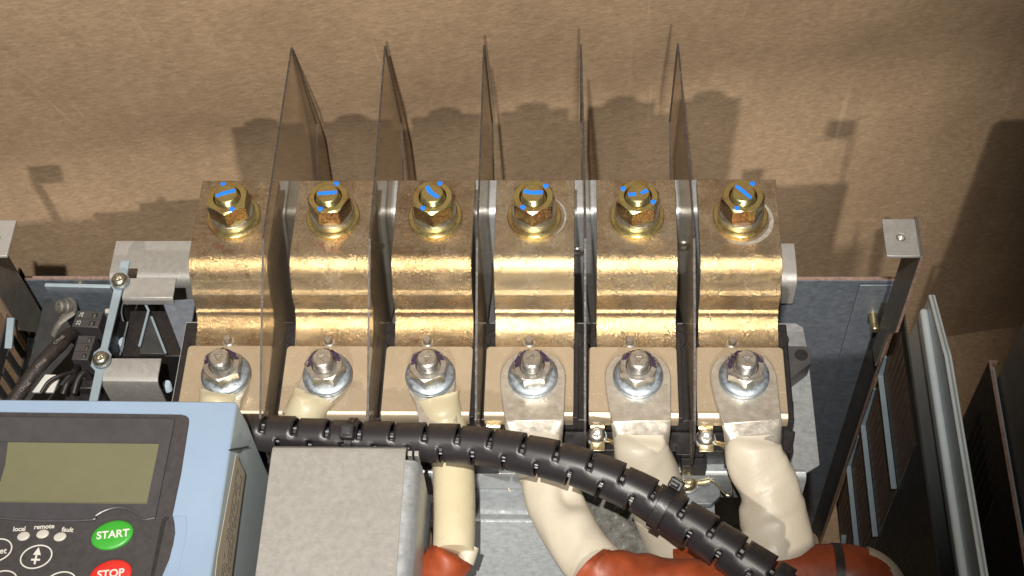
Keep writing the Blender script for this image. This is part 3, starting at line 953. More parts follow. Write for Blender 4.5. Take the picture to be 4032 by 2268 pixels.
    if i == 2:
        g = MB(); g.tube(spline([(-10.2,-183.5,-40.0), (-12.4,-186.6,-42.0), (-17.8,-192.0,-48.0), (-25.7,-197.8,-58.0)], 14), [8.8, 9.5, 10.2, 10.6, 10.8, 10.8, 10.8, 10.8, 10.8, 10.8, 10.8, 10.8, 10.8, 10.8, 10.8], 28, fn=lambda s_, a: 1 + 0.07 * math.sin(a * 3 + s_ * 8) * (1 - s_))
        part('jacket', g, M['orange'], t, smooth=50)
        g = MB(); g.lathe((-3.9,-184.6,-42.0), [(4.2, -3), (4.2, 5)], 18, ax=(0.3, 1, 0.3))
        part('liner', g, M['sleeve_cream'], t)
    if i == 3:
        g = MB(); g.tube(spline([(53.0,-188.5,-45.0), (57.9,-192.6,-45.0), (71.4,-196.7,-44.0), (85.6,-198.0,-44.0), (101.8,-198.5,-46.0), (118.0,-198.7,-48.0)], 24), [13.6] + [14.2] * 24, 32, fn=lambda s_, a: 1 + 0.05 * math.sin(a * 4 + s_ * 14) + 0.03 * math.sin(a * 2 - s_ * 30))
        part('jacket', g, M['orange'], t, smooth=50)
    if i == 4:
        g = MB(); g.tube(spline([(102.7,-178.0,-70.0), (111.7,-181.1,-72.0), (122.8,-184.7,-74.0), (141.1,-189.4,-74.0)], 14), [13.6] + [14.6] * 14, 28, fn=lambda s_, a: 1 + 0.03 * math.sin(a * 4 + s_ * 14))
        part('jacket', g, M['orange'], t, smooth=50)
    if i == 5:
        pth = spline([(92.5,-184.5,-66.0), (110.9,-183.9,-64.0), (140.5,-183.0,-64.0), (162.5,-182.9,-64.0), (175.3,-183.5,-64.0), (182.5,-187.7,-66.0), (185.2,-194.3,-70.0)], 40)
        g = MB(); g.tube(pth, 14.6, 36, fn=lambda s_, a: 1 + 0.018 * math.sin(a * 3 + s_ * 20))
        part('jacket', g, M['orange'], t, smooth=50)
        g = MB(); g.tube([p + Vector((1.4, 0.8, -1.2)) for p in pth[27:]], 14.9, 36)
        part('liner', g, M['sleeve_cream'], t, smooth=50)
        g = MB(); g.tube(pth[21:24], 15.1, 36)
        part('tie_band', g, M['black'], t, smooth=50)
    # ---- terminal bolt
    tb = thing('terminal_bolt', 'bright zinc nut and stud with purple marker, %s' % (ORD[i] + (' of the lower row' if i in (0, 5) else ' in the lower row')), 'bolt', (x, LY, -27.4), 'zinc bolts along the terminal pads')
    w = MB(); w.lathe((x, LY, -27.35), [(6, 0), (11.6, 0), (12.0, 0.3), (12.0, 1.5), (11.7, 1.75), (6, 1.75)], 52, close=True)
    part('washer', w, M['zwash'], tb)
    w = MB(); w.lathe((x + 0.2, LY + 0.1, -25.55), [(6, 0), (11.5, 0), (11.9, 0.25), (11.8, 1.2), (11.2, 1.8), (9.2, 2.2), (6, 2.2)], 52, close=True)
    part('spring_washer', w, M['zwash'], tb)
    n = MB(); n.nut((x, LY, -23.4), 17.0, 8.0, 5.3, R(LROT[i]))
    nut = part('nut', n, [M['zinc'], M['zshade']], tb, smooth=30)
    s = MB(); s.lathe((x, LY, -29), stud_profile(5.0, 3, 19.7, 1.25, 0.75), 36)
    stud = part('stud', s, M['zinc'], tb, smooth=25)
    k = MB()
    tri = [(2.2 * math.sin(R(TRI[i] + 120 * q)), 2.2 * math.cos(R(TRI[i] + 120 * q))) for q in range(3)]
    for q in range(3):
        a, b_ = Vector(tri[q]), Vector(tri[(q + 1) % 3])
        ribbon(k, [(x + a.x, LY + a.y), (x + b_.x, LY + b_.y)], 0.42, -9.33, 0.14)
    part('stamped_triangle', k, M['spring'], stud, smooth=0)
    k = MB(); vs = []; fs = []; nn = 30
    a0, a1 = (15, 185) if i in (0, 2) else (10, 195)
    if i == 4: a0, a1 = -12, 160
    for q in range(nn + 1):
        a = R(a0 + (a1 - a0) * q / nn)
        ri = 5.6 + random.uniform(0, 0.8) ; ro = 8.5 + random.uniform(-0.5, 0.35)
        if q in (0, nn): ri = ro - 0.3
        zo = -15.37 - max(0, ro - 8.5) * 0.62
        for rr, zz in ((ri, -15.39), (ro, zo), (ro, zo + 0.09), (ri, -15.3)):
            vs.append((x + rr * math.cos(a), LY + rr * math.sin(a), zz))
    for q in range(nn):
        for s_ in range(4):
            fs.append((q * 4 + s_, q * 4 + (s_ + 1) % 4, q * 4 + 4 + (s_ + 1) % 4, q * 4 + 4 + s_))
    k.add(vs, fs)
    part('marker_patch', k, M['purple'], nut, smooth=0)

# ------------------------------------------------------------------ phase barriers
FL = ['leftmost smoked barrier sheet, standing between the first and second bars', 'smoked barrier sheet standing between the second and third bars',
      'middle smoked barrier sheet, standing between the third and fourth bars', 'smoked barrier sheet standing between the fourth and fifth bars',
      'rightmost smoked barrier sheet, standing between the fifth and sixth bars']
LEAN = [(0.4, 0), (-1.8, 0), (-1.4, 0), (-2.4, 0), (-3.7, 0)]
for i in range(5):
    x = -100 + 50 * i
    out = [(59.5, 34.5), (20, 33.8), (-20, 33.2), (-59, 32.7), (-96, 12.2), (-132, -8.3), (-138, -16), (-139.5, -40), (-135, -44), (-124, -36.5), (-76, -36.5), (-70, -40), (-20, -72), (22, -72), (46.4, -62), (69.7, -39.6)]
    out = [(a, b_) for a, b_ in out]
    def lean(y, i=i):
        return LEAN[i][0] * max(0, (y + 60) / 118) ** 1.3 if y > -60 else 0.0
    # split along y into strips so that the sheet can bow
    ys = sorted(set([p[0] for p in out]))
    def span(y):
        zs = []
        for (a, b_) in zip(out, out[1:] + out[:1]):
            (y0, z0), (y1, z1) = a, b_
            if min(y0, y1) - 1e-6 <= y <= max(y0, y1) + 1e-6 and abs(y1 - y0) > 1e-6:
                zs.append(z0 + (z1 - z0) * (y - y0) / (y1 - y0))
        return min(zs), max(zs)
    ys = [ys[0]] + [v for v in [-139, -138, -132, -124, -110, -96, -76, -70, -59, -40, -20, 0, 20, 35, 46.4, 54, 59.5, 65] if v > ys[0]] + [ys[-1]]
    vs = []; fs = []; mi = []
    th = 0.5
    for y in ys:
        lo, hi = span(y)
        dx = lean(y)
        for sx in (-th, th):
            vs += [(x + dx + sx, y, lo), (x + dx + sx, y, hi)]
    mb = MB()
    n = len(ys)
    mb.add(vs, [(4 * k, 4 * k + 4, 4 * k + 5, 4 * k + 1) for k in range(n - 1)] + [(4 * k + 2, 4 * k + 3, 4 * k + 7, 4 * k + 6) for k in range(n - 1)], 0)
    o = len(mb.v) - len(vs)
    for k in range(n - 1):
        mb.f.append((4 * k, 4 * k + 2, 4 * k + 6, 4 * k + 4)); mb.mi.append(1)
        mb.f.append((4 * k + 1, 4 * k + 5, 4 * k + 7, 4 * k + 3)); mb.mi.append(1)
    mb.f.append((0, 1, 3, 2)); mb.mi.append(1)
    k = 4 * (n - 1); mb.f.append((k, k + 2, k + 3, k + 1)); mb.mi.append(1)
    solo('phase_barrier', FL[i], 'barrier', mb, [M['fin'], M['finedge']], 'smoked phase barrier sheets', smooth=0)

# ------------------------------------------------------------------ screws on the raised wall and ring-terminal screws
def torx_screw(name, label, c, r, h, ax, group, mat=M['zinc'], wash=True):
    t = thing(name, label, 'screw', c, group)
    axv = Vector(ax).normalized()
    b = MB()
    pr = [(r * 0.98, 0), (r, h * 0.25), (r * 0.96, h * 0.55), (r * 0.8, h * 0.85), (r * 0.54, h), (r * 0.47, h), (r * 0.42, h * 0.3), (r * 0.1, h * 0.25)]
    seg = 36
    def rf(rr, a, hh):
        if r * 0.3 < rr < r * 0.5:
            return rr * (0.88 + 0.2 * math.cos(6 * a))
        return rr
    b.lathe(c, pr, seg, ax=ax, rfun=rf)
    part('head', b, mat, t, smooth=50)
    if wash:
        w = MB(); w.lathe(Vector(c) - axv * 1.2, [(r * 0.5, 0), (r * 1.12, 0), (r * 1.12, 1.1), (r * 0.5, 1.1)], 36, ax=ax, close=True)
        part('washer', w, M['zwash'], t)
    return t
RS = [(-61.7,0.0,-55.5), (45.4,0.0,-61.2), (102.0,0.0,-55.7)]
for k, (p_, lb) in enumerate(zip(RS, ['dull round screw seen between the second and third bars', 'shiny round screw on the grey wall between the fourth and fifth bars', 'round screw half hidden behind the rightmost barrier sheet'])):
    torx_screw('wall_screw', lb, (p_[0], -0.3, p_[2]), 4.3, 2.6, (0, -1, 0), 'round screws on the grey wall behind the bars')
SC = [((-45.3,-121.7,-40.8), 'partly hidden torx screw beside the third cable, behind the black conduit', 2), ((6.3,-121.7,-40.8), None, 3), ((55.5,-122.9,-40.8), 'torx screw left of the fifth cable, just above the black conduit', 4), ((107.3,-124.0,-40.8), 'torx screw left of the rightmost cable', 5)]
for p_, lb, i in SC:
    if lb is None: continue
    torx_screw('clamp_screw', lb, p_, 4.3, 4.0, (0, -0.12, 1), 'torx screws on the auxiliary tabs')
    if i > 3:
        rt = MB()
        x0, y0, z0 = p_
        rt.lathe((x0, y0, z0 - 2.4), [(2.2, 0), (5.0, 0), (5.0, 0.9), (2.2, 0.9)], 28, close=True)
        e1 = Vector((x0 + 4.2, y0 - 0.6, z0 - 1.9)); e2 = Vector((x0 + 9.5, y0 - 2.6, z0 - 1.2)); e3 = Vector((x0 + 13, y0 - 5, z0 - 4))
        rt.tube([e1, (e1 + e2) / 2, e2, e3], [1.9, 1.6, 2.2, 1.6], 12, flat=[0.3, 0.4, 0.9, 1.0])
        rt.tube([e3, e3 + Vector((2, -3, -5)), e3 + Vector((1, -8, -14))], 0.7, 8)
        solo('ring_terminal', 'small crimped ring terminal under the torx screw left of the %s cable' % ('fifth' if i == 4 else 'rightmost'), 'terminal', rt, M['gold'], 'crimped ring terminals')

# ------------------------------------------------------------------ lower panels between the cables
b = MB()
b.sheet([(-136, -74), (-146.5, -74), (-148.2, -74.6), (-149.2, -76), (-150.2, -77.4), (-151.8, -78), (-330, -78)], 1.5, 'x', -12, 113)
lp = part('bottom_sheet', b, M['panel'], ch, bevel=0.2)
b = MB(); b.box(113.2, 114.6, -330, -158, -110, -76)
part('lip', b, M['galv'], lp, bevel=0.3)
b = MB(); b.prism([(82.6,-131.0,-66.0)[:2], (115.7,-134.9,-66.0)[:2], (115.3,-141.9,-66.0)[:2], (110.9,-146.2,-66.0)[:2], (84.2,-146.4,-66.0)[:2]], 'z', -70, -66)
part('clip_plate', b, M['panel'], ch, bevel=0.4)
# added plate out of view, blocks the work lamp from the lower right
b = MB(); b.prism([(70, -420), (70, 0), (150, 26), (236, 50), (236, -420)], 'y', -273, -271)
part('shade_plate', b, M['wall_dark'], ch, bevel=0.3)
torx_screw('earth_screw', 'shiny cross-headed screw on the clip plate beside the rightmost cable', (99.7,-136.3,-64.0), 4.6, 3.2, (0, 0, 1), None, M['gold'])
q = MB()
a, b_, c_ = (103.1,-135.9,-63.0), (110.3,-135.8,-62.0), (116.9,-141.7,-62.0)
q.tube([a, ((Vector(a) + Vector(b_)) / 2), b_], [1.5, 1.9, 1.7], 10, flat=[0.4, 0.6, 1])
q.tube(spline([b_, (112.9,-137.4,-61.0), (117.8,-144.1,-60.0), (120.6,-142.5,-61.0), (120.0,-133.7,-64.0), (116.9,-126.6,-70.0)], 24), 0.5, 8)
solo('earth_wire', 'thin looped wire crimped beside the shiny screw near the rightmost cable', 'wire', q, M['gold'])
q = MB()
a = Vector((3.4,-131.6,-72.0))
q.box(a.x - 2.6, a.x + 2.6, a.y - 2.4, a.y + 2.4, -73.9, -71.2); q.box(a.x - 1.6, a.x + 1.6, a.y - 3.6, a.y + 3.6, -73.9, -70.4)
q.tube(spline([(-1.0,-130.9,-72.0), (3.4,-131.4,-71.5), (8.7,-132.6,-72.0), (14.0,-137.9,-73.0), (17.3,-137.9,-73.0)], 20), 0.45, 8)
solo('crimped_wire', 'small gold crimp with a thin wire right of the third cable', 'wire', q, M['gold'], bevel=0.3)
# shadowed gap left of the third cable
q = MB()
q.box(-24, -13, -163, -150, -70, -58); q.box(-23, -14, -180, -163, -72, -62)
solo('clamp_block', 'dark clamp block in the gap between grey box and third cable', 'clamp', q, M['black'], bevel=0.6)
q = MB(); q.lathe((-26.8,-156.7,-66.0), [(5.6, -8), (5.9, -1), (5.6, 0), (4.4, 0.6)], 24, ax=(0.25, -0.4, 0.9), rfun=lambda r, a, h: r * (1 + 0.05 * math.sin(7 * a)))
solo('cable_end', 'rough grey cut cable end in the dark gap beside the grey box', 'cable', q, M['lug'])
q = MB(); q.tube(spline([(-28.1,-183.6,-45.0), (-24.2,-188.0,-46.0), (-17.6,-193.9,-48.0)], 12), 2.2, 12)
solo('thin_lead', 'thin black lead under the orange cable at the bottom edge', 'wire', q, M['wireblack'])
# cloudy clear film between fourth and fifth cable
f = MB(); n1, n2 = 18, 22
A_, B_, C_, D_ = [Vector(v) for v in ((49.6,-142.8,-70.0), (73.8,-143.4,-70.0), (85.2,-179.5,-66.0), (59.1,-178.8,-66.0))]
vs = []; fs = []
for lay in (0, 0.5):
    for j in range(n2 + 1):
        for k in range(n1 + 1):
            s_, r_ = k / n1, j / n2
            p_ = (A_ * (1 - s_) + B_ * s_) * (1 - r_) + (D_ * (1 - s_) + C_ * s_) * r_
            hz = 5 * math.sin(math.pi * s_) ** 0.7 + 1.2 * math.sin(s_ * 17 + r_ * 9) * math.sin(r_ * 21) + random.uniform(-0.5, 0.5)
            vs.append(p_ + Vector((0, 0, hz - lay)))
w_ = n1 + 1; o_ = w_ * (n2 + 1)
for j in range(n2):
    for k in range(n1):
        a = j * w_ + k
        fs.append((a, a + 1, a + w_ + 1, a + w_)); fs.append((o_ + a, o_ + a + w_, o_ + a + w_ + 1, o_ + a + 1))
f.add(vs, fs)
solo('clear_film', 'crinkled cloudy clear film between the fourth and fifth cables', 'film', f, M['film'], smooth=60)

# ------------------------------------------------------------------ galvanised cover box
gb = thing('cover_box', 'plain galvanised grey sheet metal box right of the keypad', 'box', (-60, -220, -60))
b = MB()
b.sheet([(-147.6, -40), (-147.6, -10), (-148.2, -7.2), (-149.6, -5.5), (-152, -5), (-340, -5)], 1.5, 'x', -91.5, -30.5)
part('top_sheet', b, M['galv'], gb, bevel=0.3)
b = MB()
b.sheet([(-33.5, -5.4), (-29.5, -5.3), (-27.0, -6.0), (-25.6, -7.6), (-25.0, -10), (-25.0, -55)], -1.5, 'y', -340, -154.5)
part('side_sheet', b, M['galv_cool'], gb, bevel=0.3)
for k in range(2):
    b = MB(); b.box(-30.0 + k * 3.0, -28.0 + k * 3.0, -151.2, -148.8, -16, -6.2)
    part('corner_tongue', b, M['galv'], gb, bevel=0.2)
b = MB(); b.box(-24.8, -23.6, -175, -152, -60, -22)
for pts_ in ([(-38.5, -156), (-39.6, -175), (-40.8, -215), (-41.4, -250)], [(-57.5, -158), (-59.8, -182), (-59.9, -183)], [(-60.6, -192), (-63.5, -240)]):
    k = MB(); ribbon(k, spline([(p[0], p[1], 0) for p in pts_], 14) and [(p[0], p[1]) for p in pts_], 0.28, -4.99, 0.03)
    part('scratch', k, M['scratch'], gb, smooth=0)
b = MB(); b.box(-24.8, -23.6, -179, -156, -60, -22)
part('inner_flange', b, M['galv'], gb, bevel=0.4)

# ------------------------------------------------------------------ conduit, slit alternately from both sides
cw = thing('slit_conduit', 'black slit plastic conduit curving across in front of the cables', 'conduit', (20, -150, -30))
CP = [(-119.2,-133.8,-17.0), (-103.9,-134.7,-16.5), (-88.7,-136.1,-16.0), (-73.6,-137.5,-15.5), (-54.9,-138.9,-15.0), (-34.4,-140.1,-14.0), (-12.2,-141.6,-13.0), (6.3,-144.0,-12.0), (24.5,-148.0,-11.0), (40.8,-152.3,-11.0), (55.1,-156.8,-12.0), (71.1,-163.6,-14.0), (83.4,-170.3,-16.0), (100.7,-181.1,-18.0), (116.1,-191.7,-20.0), (129.5,-200.7,-22.0), (142.8,-209.8,-24.0)]
dense = spline(CP, 1600)
L = [0.0]
for a, b_ in zip(dense, dense[1:]):
    L.append(L[-1] + (b_ - a).length)
tot = L[-1]
def point_at(s_):
    lo, hi = 0, len(L) - 1
    while hi - lo > 1:
        m_ = (lo + hi) // 2
        if L[m_] <= s_: lo = m_
        else: hi = m_
    r_ = (s_ - L[lo]) / max(1e-9, L[hi] - L[lo])
    return dense[lo] * (1 - r_) + dense[hi] * r_
pitch, slit = 15.2, 1.9
stations = [0.0]; kinds = []
half = 0; s_ = 5.0
while s_ + slit < tot:
    # plain stretch from the previous station to the slit, cut in 3
    p0 = stations[-1]
    for k in (1, 2, 3, 4):
        stations.append(p0 + (s_ - p0) * k / 4); kinds.append(None)
    stations.append(s_ + slit); kinds.append('top' if half % 2 == 0 else 'bottom')
    half += 1; s_ += pitch / 2
RW = [8.5 + 1.3 * (v / tot) for v in stations]
m_ = 44
vs = []; frames = []
for v in stations:
    p_ = point_at(v); t_ = (point_at(min(v + 0.8, tot)) - point_at(max(v - 0.8, 0))).normalized()
    e1 = Vector((0, 1, 0)); e1 = (e1 - t_ * e1.dot(t_)).normalized(); e2 = t_.cross(e1) * -1
    if e2.z < 0: e2 = -e2
    frames.append((p_, e1, e2))
def belly(s0, a):
    """each ring is a little fuller in its middle, and sits a touch proud of its neighbour"""
    ph = ((s0 - 5.0) / pitch) % 1.0
    top = math.sin(a) * 0 + math.cos(a - 0.6)
    q_ = ph if top > 0 else (ph + 0.5) % 1.0
    return 0.7 * (q_ - 0.5) + 0.10 * math.sin(int((s0 - 5) / pitch) * 2.4)
for (p_, e1, e2), v, rw in zip(frames, stations, RW):
    for k in range(m_):
        a = 2 * math.pi * k / m_
        rr = rw + belly(v, a)
        vs.append(p_ + e1 * (rr * math.cos(a)) + e2 * (rr * math.sin(a)))
g = MB(); fs = []
for i, kd in enumerate(kinds):
    for k in range(m_):
        deg = (k + 0.5) * 360 / m_
        if kd == 'top' and (deg < 112 or deg > 250): continue
        if kd == 'bottom' and 128 < deg < 290: continue
        k2 = (k + 1) % m_
        fs.append((i * m_ + k, i * m_ + k2, i * m_ + m_ + k2, i * m_ + m_ + k))
g.add(vs, fs)
o = part('shell', g, M['wrap'], cw, smooth=50)
sd = o.modifiers.new('solid', 'SOLIDIFY'); sd.thickness = 1.1 * MM; sd.offset = -1
k = 0
for mat, cols in (('wireblack', 7), ('wirewhite', 3)):
    g = MB()
    for j in range(cols):
        if mat == 'wireblack':
            off = (3.2, j * 2 * math.pi / 6) if j < 6 else (0, 0)
        else:
            off = (4.9, 1.05 + j * 0.75)
        pp = []
        for q in range(0, 121):
            v = tot * q / 120 * 0.995
            p_ = point_at(v); t_ = (point_at(min(v + 0.8, tot)) - point_at(max(v - 0.8, 0))).normalized()
            e1 = Vector((0, 1, 0)); e1 = (e1 - t_ * e1.dot(t_)).normalized(); e2 = t_.cross(e1)
            if e2.z < 0: e2 = -e2
            a = off[1] + v * 0.012 * (1 if mat == 'wireblack' else 0.6)
            pp.append(p_ + e1 * (off[0] * math.cos(a)) + e2 * (off[0] * math.sin(a)))
        g.tube(pp, 1.9 if mat == 'wireblack' else 0.5, 8)
    part('wire_bundle', g, M[mat], cw)
def cable_tie(s0, lab, head_a, wid=3.4, tail=None):
    p_ = point_at(s0); t_ = (point_at(s0 + 1) - point_at(s0 - 1)).normalized()
    e1 = Vector((0, 1, 0)); e1 = (e1 - t_ * e1.dot(t_)).normalized(); e2 = t_.cross(e1)
    if e2.z < 0: e2 = -e2
    rw = 8.5 + 1.3 * s0 / tot
    t = thing('cable_tie', lab, 'cable tie', p_, 'cable ties round the black conduit')
    g = MB(); g.lathe(p_ - t_ * wid / 2, [(rw - 0.2, 0), (rw + 1.3, 0), (rw + 1.3, wid), (rw - 0.2, wid)], 40, ax=t_, close=True)
    part('strap', g, M['black'], t, bevel=0.2)
    n_ = e1 * math.cos(head_a) + e2 * math.sin(head_a); tg = n_.cross(t_)
    c_ = p_ + n_ * (rw + 2.6)
    def obox(c, a, b, d, ha, hb, hd):
        vs = [c + a * (sa * ha) + b * (sb * hb) + d * (sd_ * hd) for sa in (-1, 1) for sb in (-1, 1) for sd_ in (-1, 1)]
        return vs, [(0, 1, 3, 2), (4, 6, 7, 5), (0, 4, 5, 1), (2, 3, 7, 6), (0, 2, 6, 4), (1, 5, 7, 3)]
    g = MB(); g.add(*obox(c_, t_, tg, n_, 3.2, 3.4, 2.4))
    part('head', g, M['black'], t, bevel=0.6)
    g = MB(); g.add(*obox(c_ + n_ * 2.4, t_, tg, n_, 1.7, 1.5, 0.35))
    part('slot', g, M['window'], t, bevel=0.2)
    if tail:
        g = MB(); g.add(*obox(c_ + tg * tail[0] + n_ * tail[1], t_, tg, n_, 1.9, abs(tail[0]), 0.7))
        part('tail', g, M['black'], t, bevel=0.3)
    return t
def s_of(px_pt):
    b = min(range(len(dense)), key=lambda k: (dense[k] - Vector(px_pt)).length)
    return L[b]
cable_tie(s_of((-57.5,-138.7,-15.0)), 'cable tie with square head on the conduit above the grey box', 1.75)
cable_tie(s_of((84.8,-171.2,-16.0)), 'wide cable tie with bulky head on the lower right stretch of conduit', 0.55, 5.2, (-6.5, 0.4))

# ------------------------------------------------------------------ keypad
kp = thing('keypad', 'pale blue-grey control keypad with olive screen at the lower left', 'keypad', (-170, -220, -60))
h = MB()
secs = [(20, -104.2, -138.3), (7, -101.7, -140.9), (-60, -101.3, -142.2)]
for z, xr, yt in secs:
    h.v += [(-300, yt + 1.0, z), (xr - 1.2, yt, z), (xr, yt - 1.2, z), (xr - 0.4, -330, z), (-300, -330, z)]
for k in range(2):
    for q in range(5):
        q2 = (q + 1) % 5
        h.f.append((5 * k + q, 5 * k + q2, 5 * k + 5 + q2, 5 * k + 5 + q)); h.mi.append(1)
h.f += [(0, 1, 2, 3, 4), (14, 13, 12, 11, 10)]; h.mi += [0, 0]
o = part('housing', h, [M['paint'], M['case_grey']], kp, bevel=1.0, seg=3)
h = MB()
q0, q1 = Vector((-101.3,-163.7,22.8)), Vector((-101.3,-150.7,0.5))
h.prism([(q0.y, q0.z - 0.45), (q1.y, q1.z - 0.45), (q1.y, q1.z + 0.45), (q0.y, q0.z + 0.45)], 'x', -104, -101.05)
part('vent_slot', h, M['hole'], kp)
zt = 20.0
def kk(pts, z):
    return [(p[0], p[1]) for p in pts]
bz = [(-233.2,-144.1,20.0), (-210.2,-144.5,20.0), (-170.3,-144.8,20.0), (-128.3,-145.2,20.0), (-126.0,-145.8,20.0), (-124.5,-147.1,20.0), (-124.1,-149.3,20.0), (-123.8,-174.1,20.0), (-124.5,-193.2,20.0), (-122.9,-197.6,20.0), (-122.1,-201.6,20.0), (-122.0,-206.7,20.0), (-122.8,-213.4,20.0), (-124.5,-220.6,20.0), (-126.0,-231.0,20.0), (-211.7,-232.2,20.0)]
h = MB(); h.prism([p[:2] for p in bz], 'z', 18.5, 20.5)
part('faceplate', h, M['bezel'], kp, bevel=0.3)
h = MB(); h.prism([p[:2] for p in ((-128.7,-195.6,20.6), (-127.6,-194.1,20.6), (-125.3,-194.7,20.6), (-126.7,-196.1,20.6), (-127.8,-223.7,20.6), (-129.4,-223.7,20.6))], 'z', 20.3, 20.6)
part('side_slot', h, M['hole'], kp)
# screen window: frame ring with arch over the start button
arch = [(-131.3,-195.8,21.0), (-136.5,-196.5,21.0), (-139.4,-193.8,21.0), (-143.0,-192.0,21.0), (-147.0,-191.2,21.0), (-150.7,-191.6,21.0), (-154.2,-193.1,21.0), (-157.1,-195.2,21.0), (-159.2,-197.0,21.0), (-181.6,-197.5,21.0), (-198.2,-196.5,21.0), (-220.2,-195.8,21.0)]
outer = [(-232.0,-147.4,21.0), (-209.1,-147.7,21.0), (-169.4,-148.0,21.0), (-130.4,-148.2,21.0)] + arch
lcd = [(-229.1,-159.6,21.0), (-202.5,-159.7,21.0), (-135.3,-160.0,21.0), (-136.0,-189.0,21.0), (-199.9,-188.8,21.0), (-222.0,-188.6,21.0)]
# frame built as three flat pieces round the screen opening
h = MB()
top = [outer[0], outer[1], outer[2], outer[3], lcd[2], lcd[1], lcd[0]]
right = [outer[3], outer[4], lcd[3], lcd[2]]
bot = [lcd[3]] + arch + [lcd[5], lcd[4]]
h.prism([p[:2] for p in top], 'z', 20.2, 21.6); h.prism([p[:2] for p in right], 'z', 20.2, 21.6); h.prism([p[:2] for p in bot], 'z', 20.2, 21.6)
part('window_frame', h, M['window'], kp)
fr = MB()
ribpts = [Vector(p) for p in arch[:-1]]
fr.tube(spline([(p.x, p.y + 0.5, 21.5) for p in ribpts], 60), 0.55, 8)
part('frame_lip', fr, M['window'], kp)
h = MB(); h.prism([p[:2] for p in lcd], 'z', 20.2, 20.75)
sn = part('screen', h, M['lcd'], kp)
h = MB(); h.prism([p[:2] for p in ((-229.0,-159.9,21.0), (-203.2,-157.6,21.0), (-201.8,-170.4,21.0), (-202.1,-178.9,21.0), (-224.3,-179.0,21.0))], 'z', 20.76, 21.0)
part('screen_edge', h, M['window'], sn)
def oval(c, a, b, ang, z0, z1, dome, mat, name, seg=40):
    g = MB(); ca, sa = math.cos(R(ang)), math.sin(R(ang)); vs = []; rings = [(1.0, z0), (1.0, z1 - dome), (0.97, z1 - dome * 0.5), (0.85, z1), (0.4, z1 + 0.05)]
    for q, z in rings:
        for k in range(seg):
            t_ = 2 * math.pi * k / seg
            u, v = a * q * math.cos(t_), b * q * math.sin(t_)
            vs.append((c[0] + u * ca - v * sa, c[1] + u * sa + v * ca, z))
    fs = []
    for i in range(len(rings) - 1):
        for k in range(seg):
            k2 = (k + 1) % seg
            fs.append((i * seg + k, i * seg + k2, i * seg + seg + k2, i * seg + seg + k))
    fs += [tuple(range(seg))[::-1], tuple(range((len(rings) - 1) * seg, len(rings) * seg))]
    g.add(vs, fs)
    return part(name, g, mat, kp)
def oval_ring(c, a, b, ang, w_, name):
    g = MB(); seg = 44; ca, sa = math.cos(R(ang)), math.sin(R(ang)); vs = []
    for k in range(seg):
        t_ = 2 * math.pi * k / seg
        for q, z in ((1, 20.4), (1, 20.72), (0, 20.72), (0, 20.4)):
            aa, bb = a - (1 - q) * w_, b - (1 - q) * w_
            u, v = aa * math.cos(t_), bb * math.sin(t_)
            vs.append((c[0] + u * ca - v * sa, c[1] + u * sa + v * ca, z))
    fs = []
    for k in range(seg):
        k2 = (k + 1) % seg
        for s_ in range(4):
            fs.append((k * 4 + s_, k * 4 + (s_ + 1) % 4, k2 * 4 + (s_ + 1) % 4, k2 * 4 + s_))
    g.add(vs, fs)
    return part(name, g, M['print'], kp)
c_ = (-148.4,-203.1,21.0)
bt = oval(c_, 8.9, 6.4, 17, 20.4, 21.9, 0.6, M['green'], 'start_button')
text_part('lettering', 'START', 4.7, ((-147.9,-203.2,22.0)[0], (-147.9,-203.2,22.0)[1], 22.0), bt, M['print'], R(7), bold=0.12)
c_ = (-145.9,-220.8,21.0)
bt = oval(c_, 8.9, 6.4, 17, 20.4, 21.9, 0.6, M['red'], 'stop_button')
text_part('lettering', 'STOP', 4.7, ((-145.7,-220.7,22.0)[0], (-145.7,-220.7,22.0)[1], 22.0), bt, M['print'], R(7), bold=0.12)
for zx, zy, word, lx, ly, rt in ((188, 1133, 'local', 155, 1078, 6), (340, 1115, 'remote', 350, 1060, 5), (477, 1138, 'fault', 538, 1082, 1)):
    pass
for p_ in ((-186.5,-203.8,20.6), (-178.5,-202.7,20.6), (-170.8,-203.9,20.6)):
    oval(p_, 2.7, 2.0, 14, 20.4, 21.0, 0.3, M['led'], 'indicator_light', 24)
for word, p_, rt in (('local', (-189.0,-200.6,20.6), 3), ('remote', (-178.5,-199.4,20.6), 4), ('fault', (-168.2,-200.7,20.6), -3)):
    text_part('lettering', word, 2.9, (p_[0], p_[1], 20.6), kp, M['print'], R(rt), bold=0.05)
p_ = (-179.1,-213.0,20.6)
oval_ring(p_, 6.8, 5.3, 15, 0.55, 'button_outline')
h = MB(); t0 = (-179.5,-208.8,20.6)
h.prism([(-178.9,-208.7,20.6)[:2], (-177.3,-212.2,20.6)[:2], (-180.7,-212.1,20.6)[:2]], 'z', 20.5, 20.68)
h.box(p_[0] - 1.9, p_[0] + 1.9, (-179.2,-214.3,20.6)[1] - 0.42, (-179.2,-214.3,20.6)[1] + 0.42, 20.5, 20.68)
h.box(p_[0] - 0.45, p_[0] + 0.4, (-179.2,-214.3,20.6)[1] - 2.0, (-179.2,-214.3,20.6)[1] + 2.0, 20.5, 20.7)
part('arrow_symbol', h, M['print'], kp)
oval_ring((-196.8,-210.3,20.6), 6.8, 5.3, 15, 0.55, 'button_outline')
pr_ = (-196.1,-210.7,20.6)
text_part('lettering', 'reset', 3.7, (pr_[0], pr_[1], 20.6), kp, M['print'], R(4), bold=0.05)
oval_ring((-166.5,-224.7,20.6), 6.8, 5.3, 15, 0.55, 'button_outline')
oval_ring((-191.5,-224.5,20.6), 6.8, 5.3, 15, 0.55, 'button_outline')
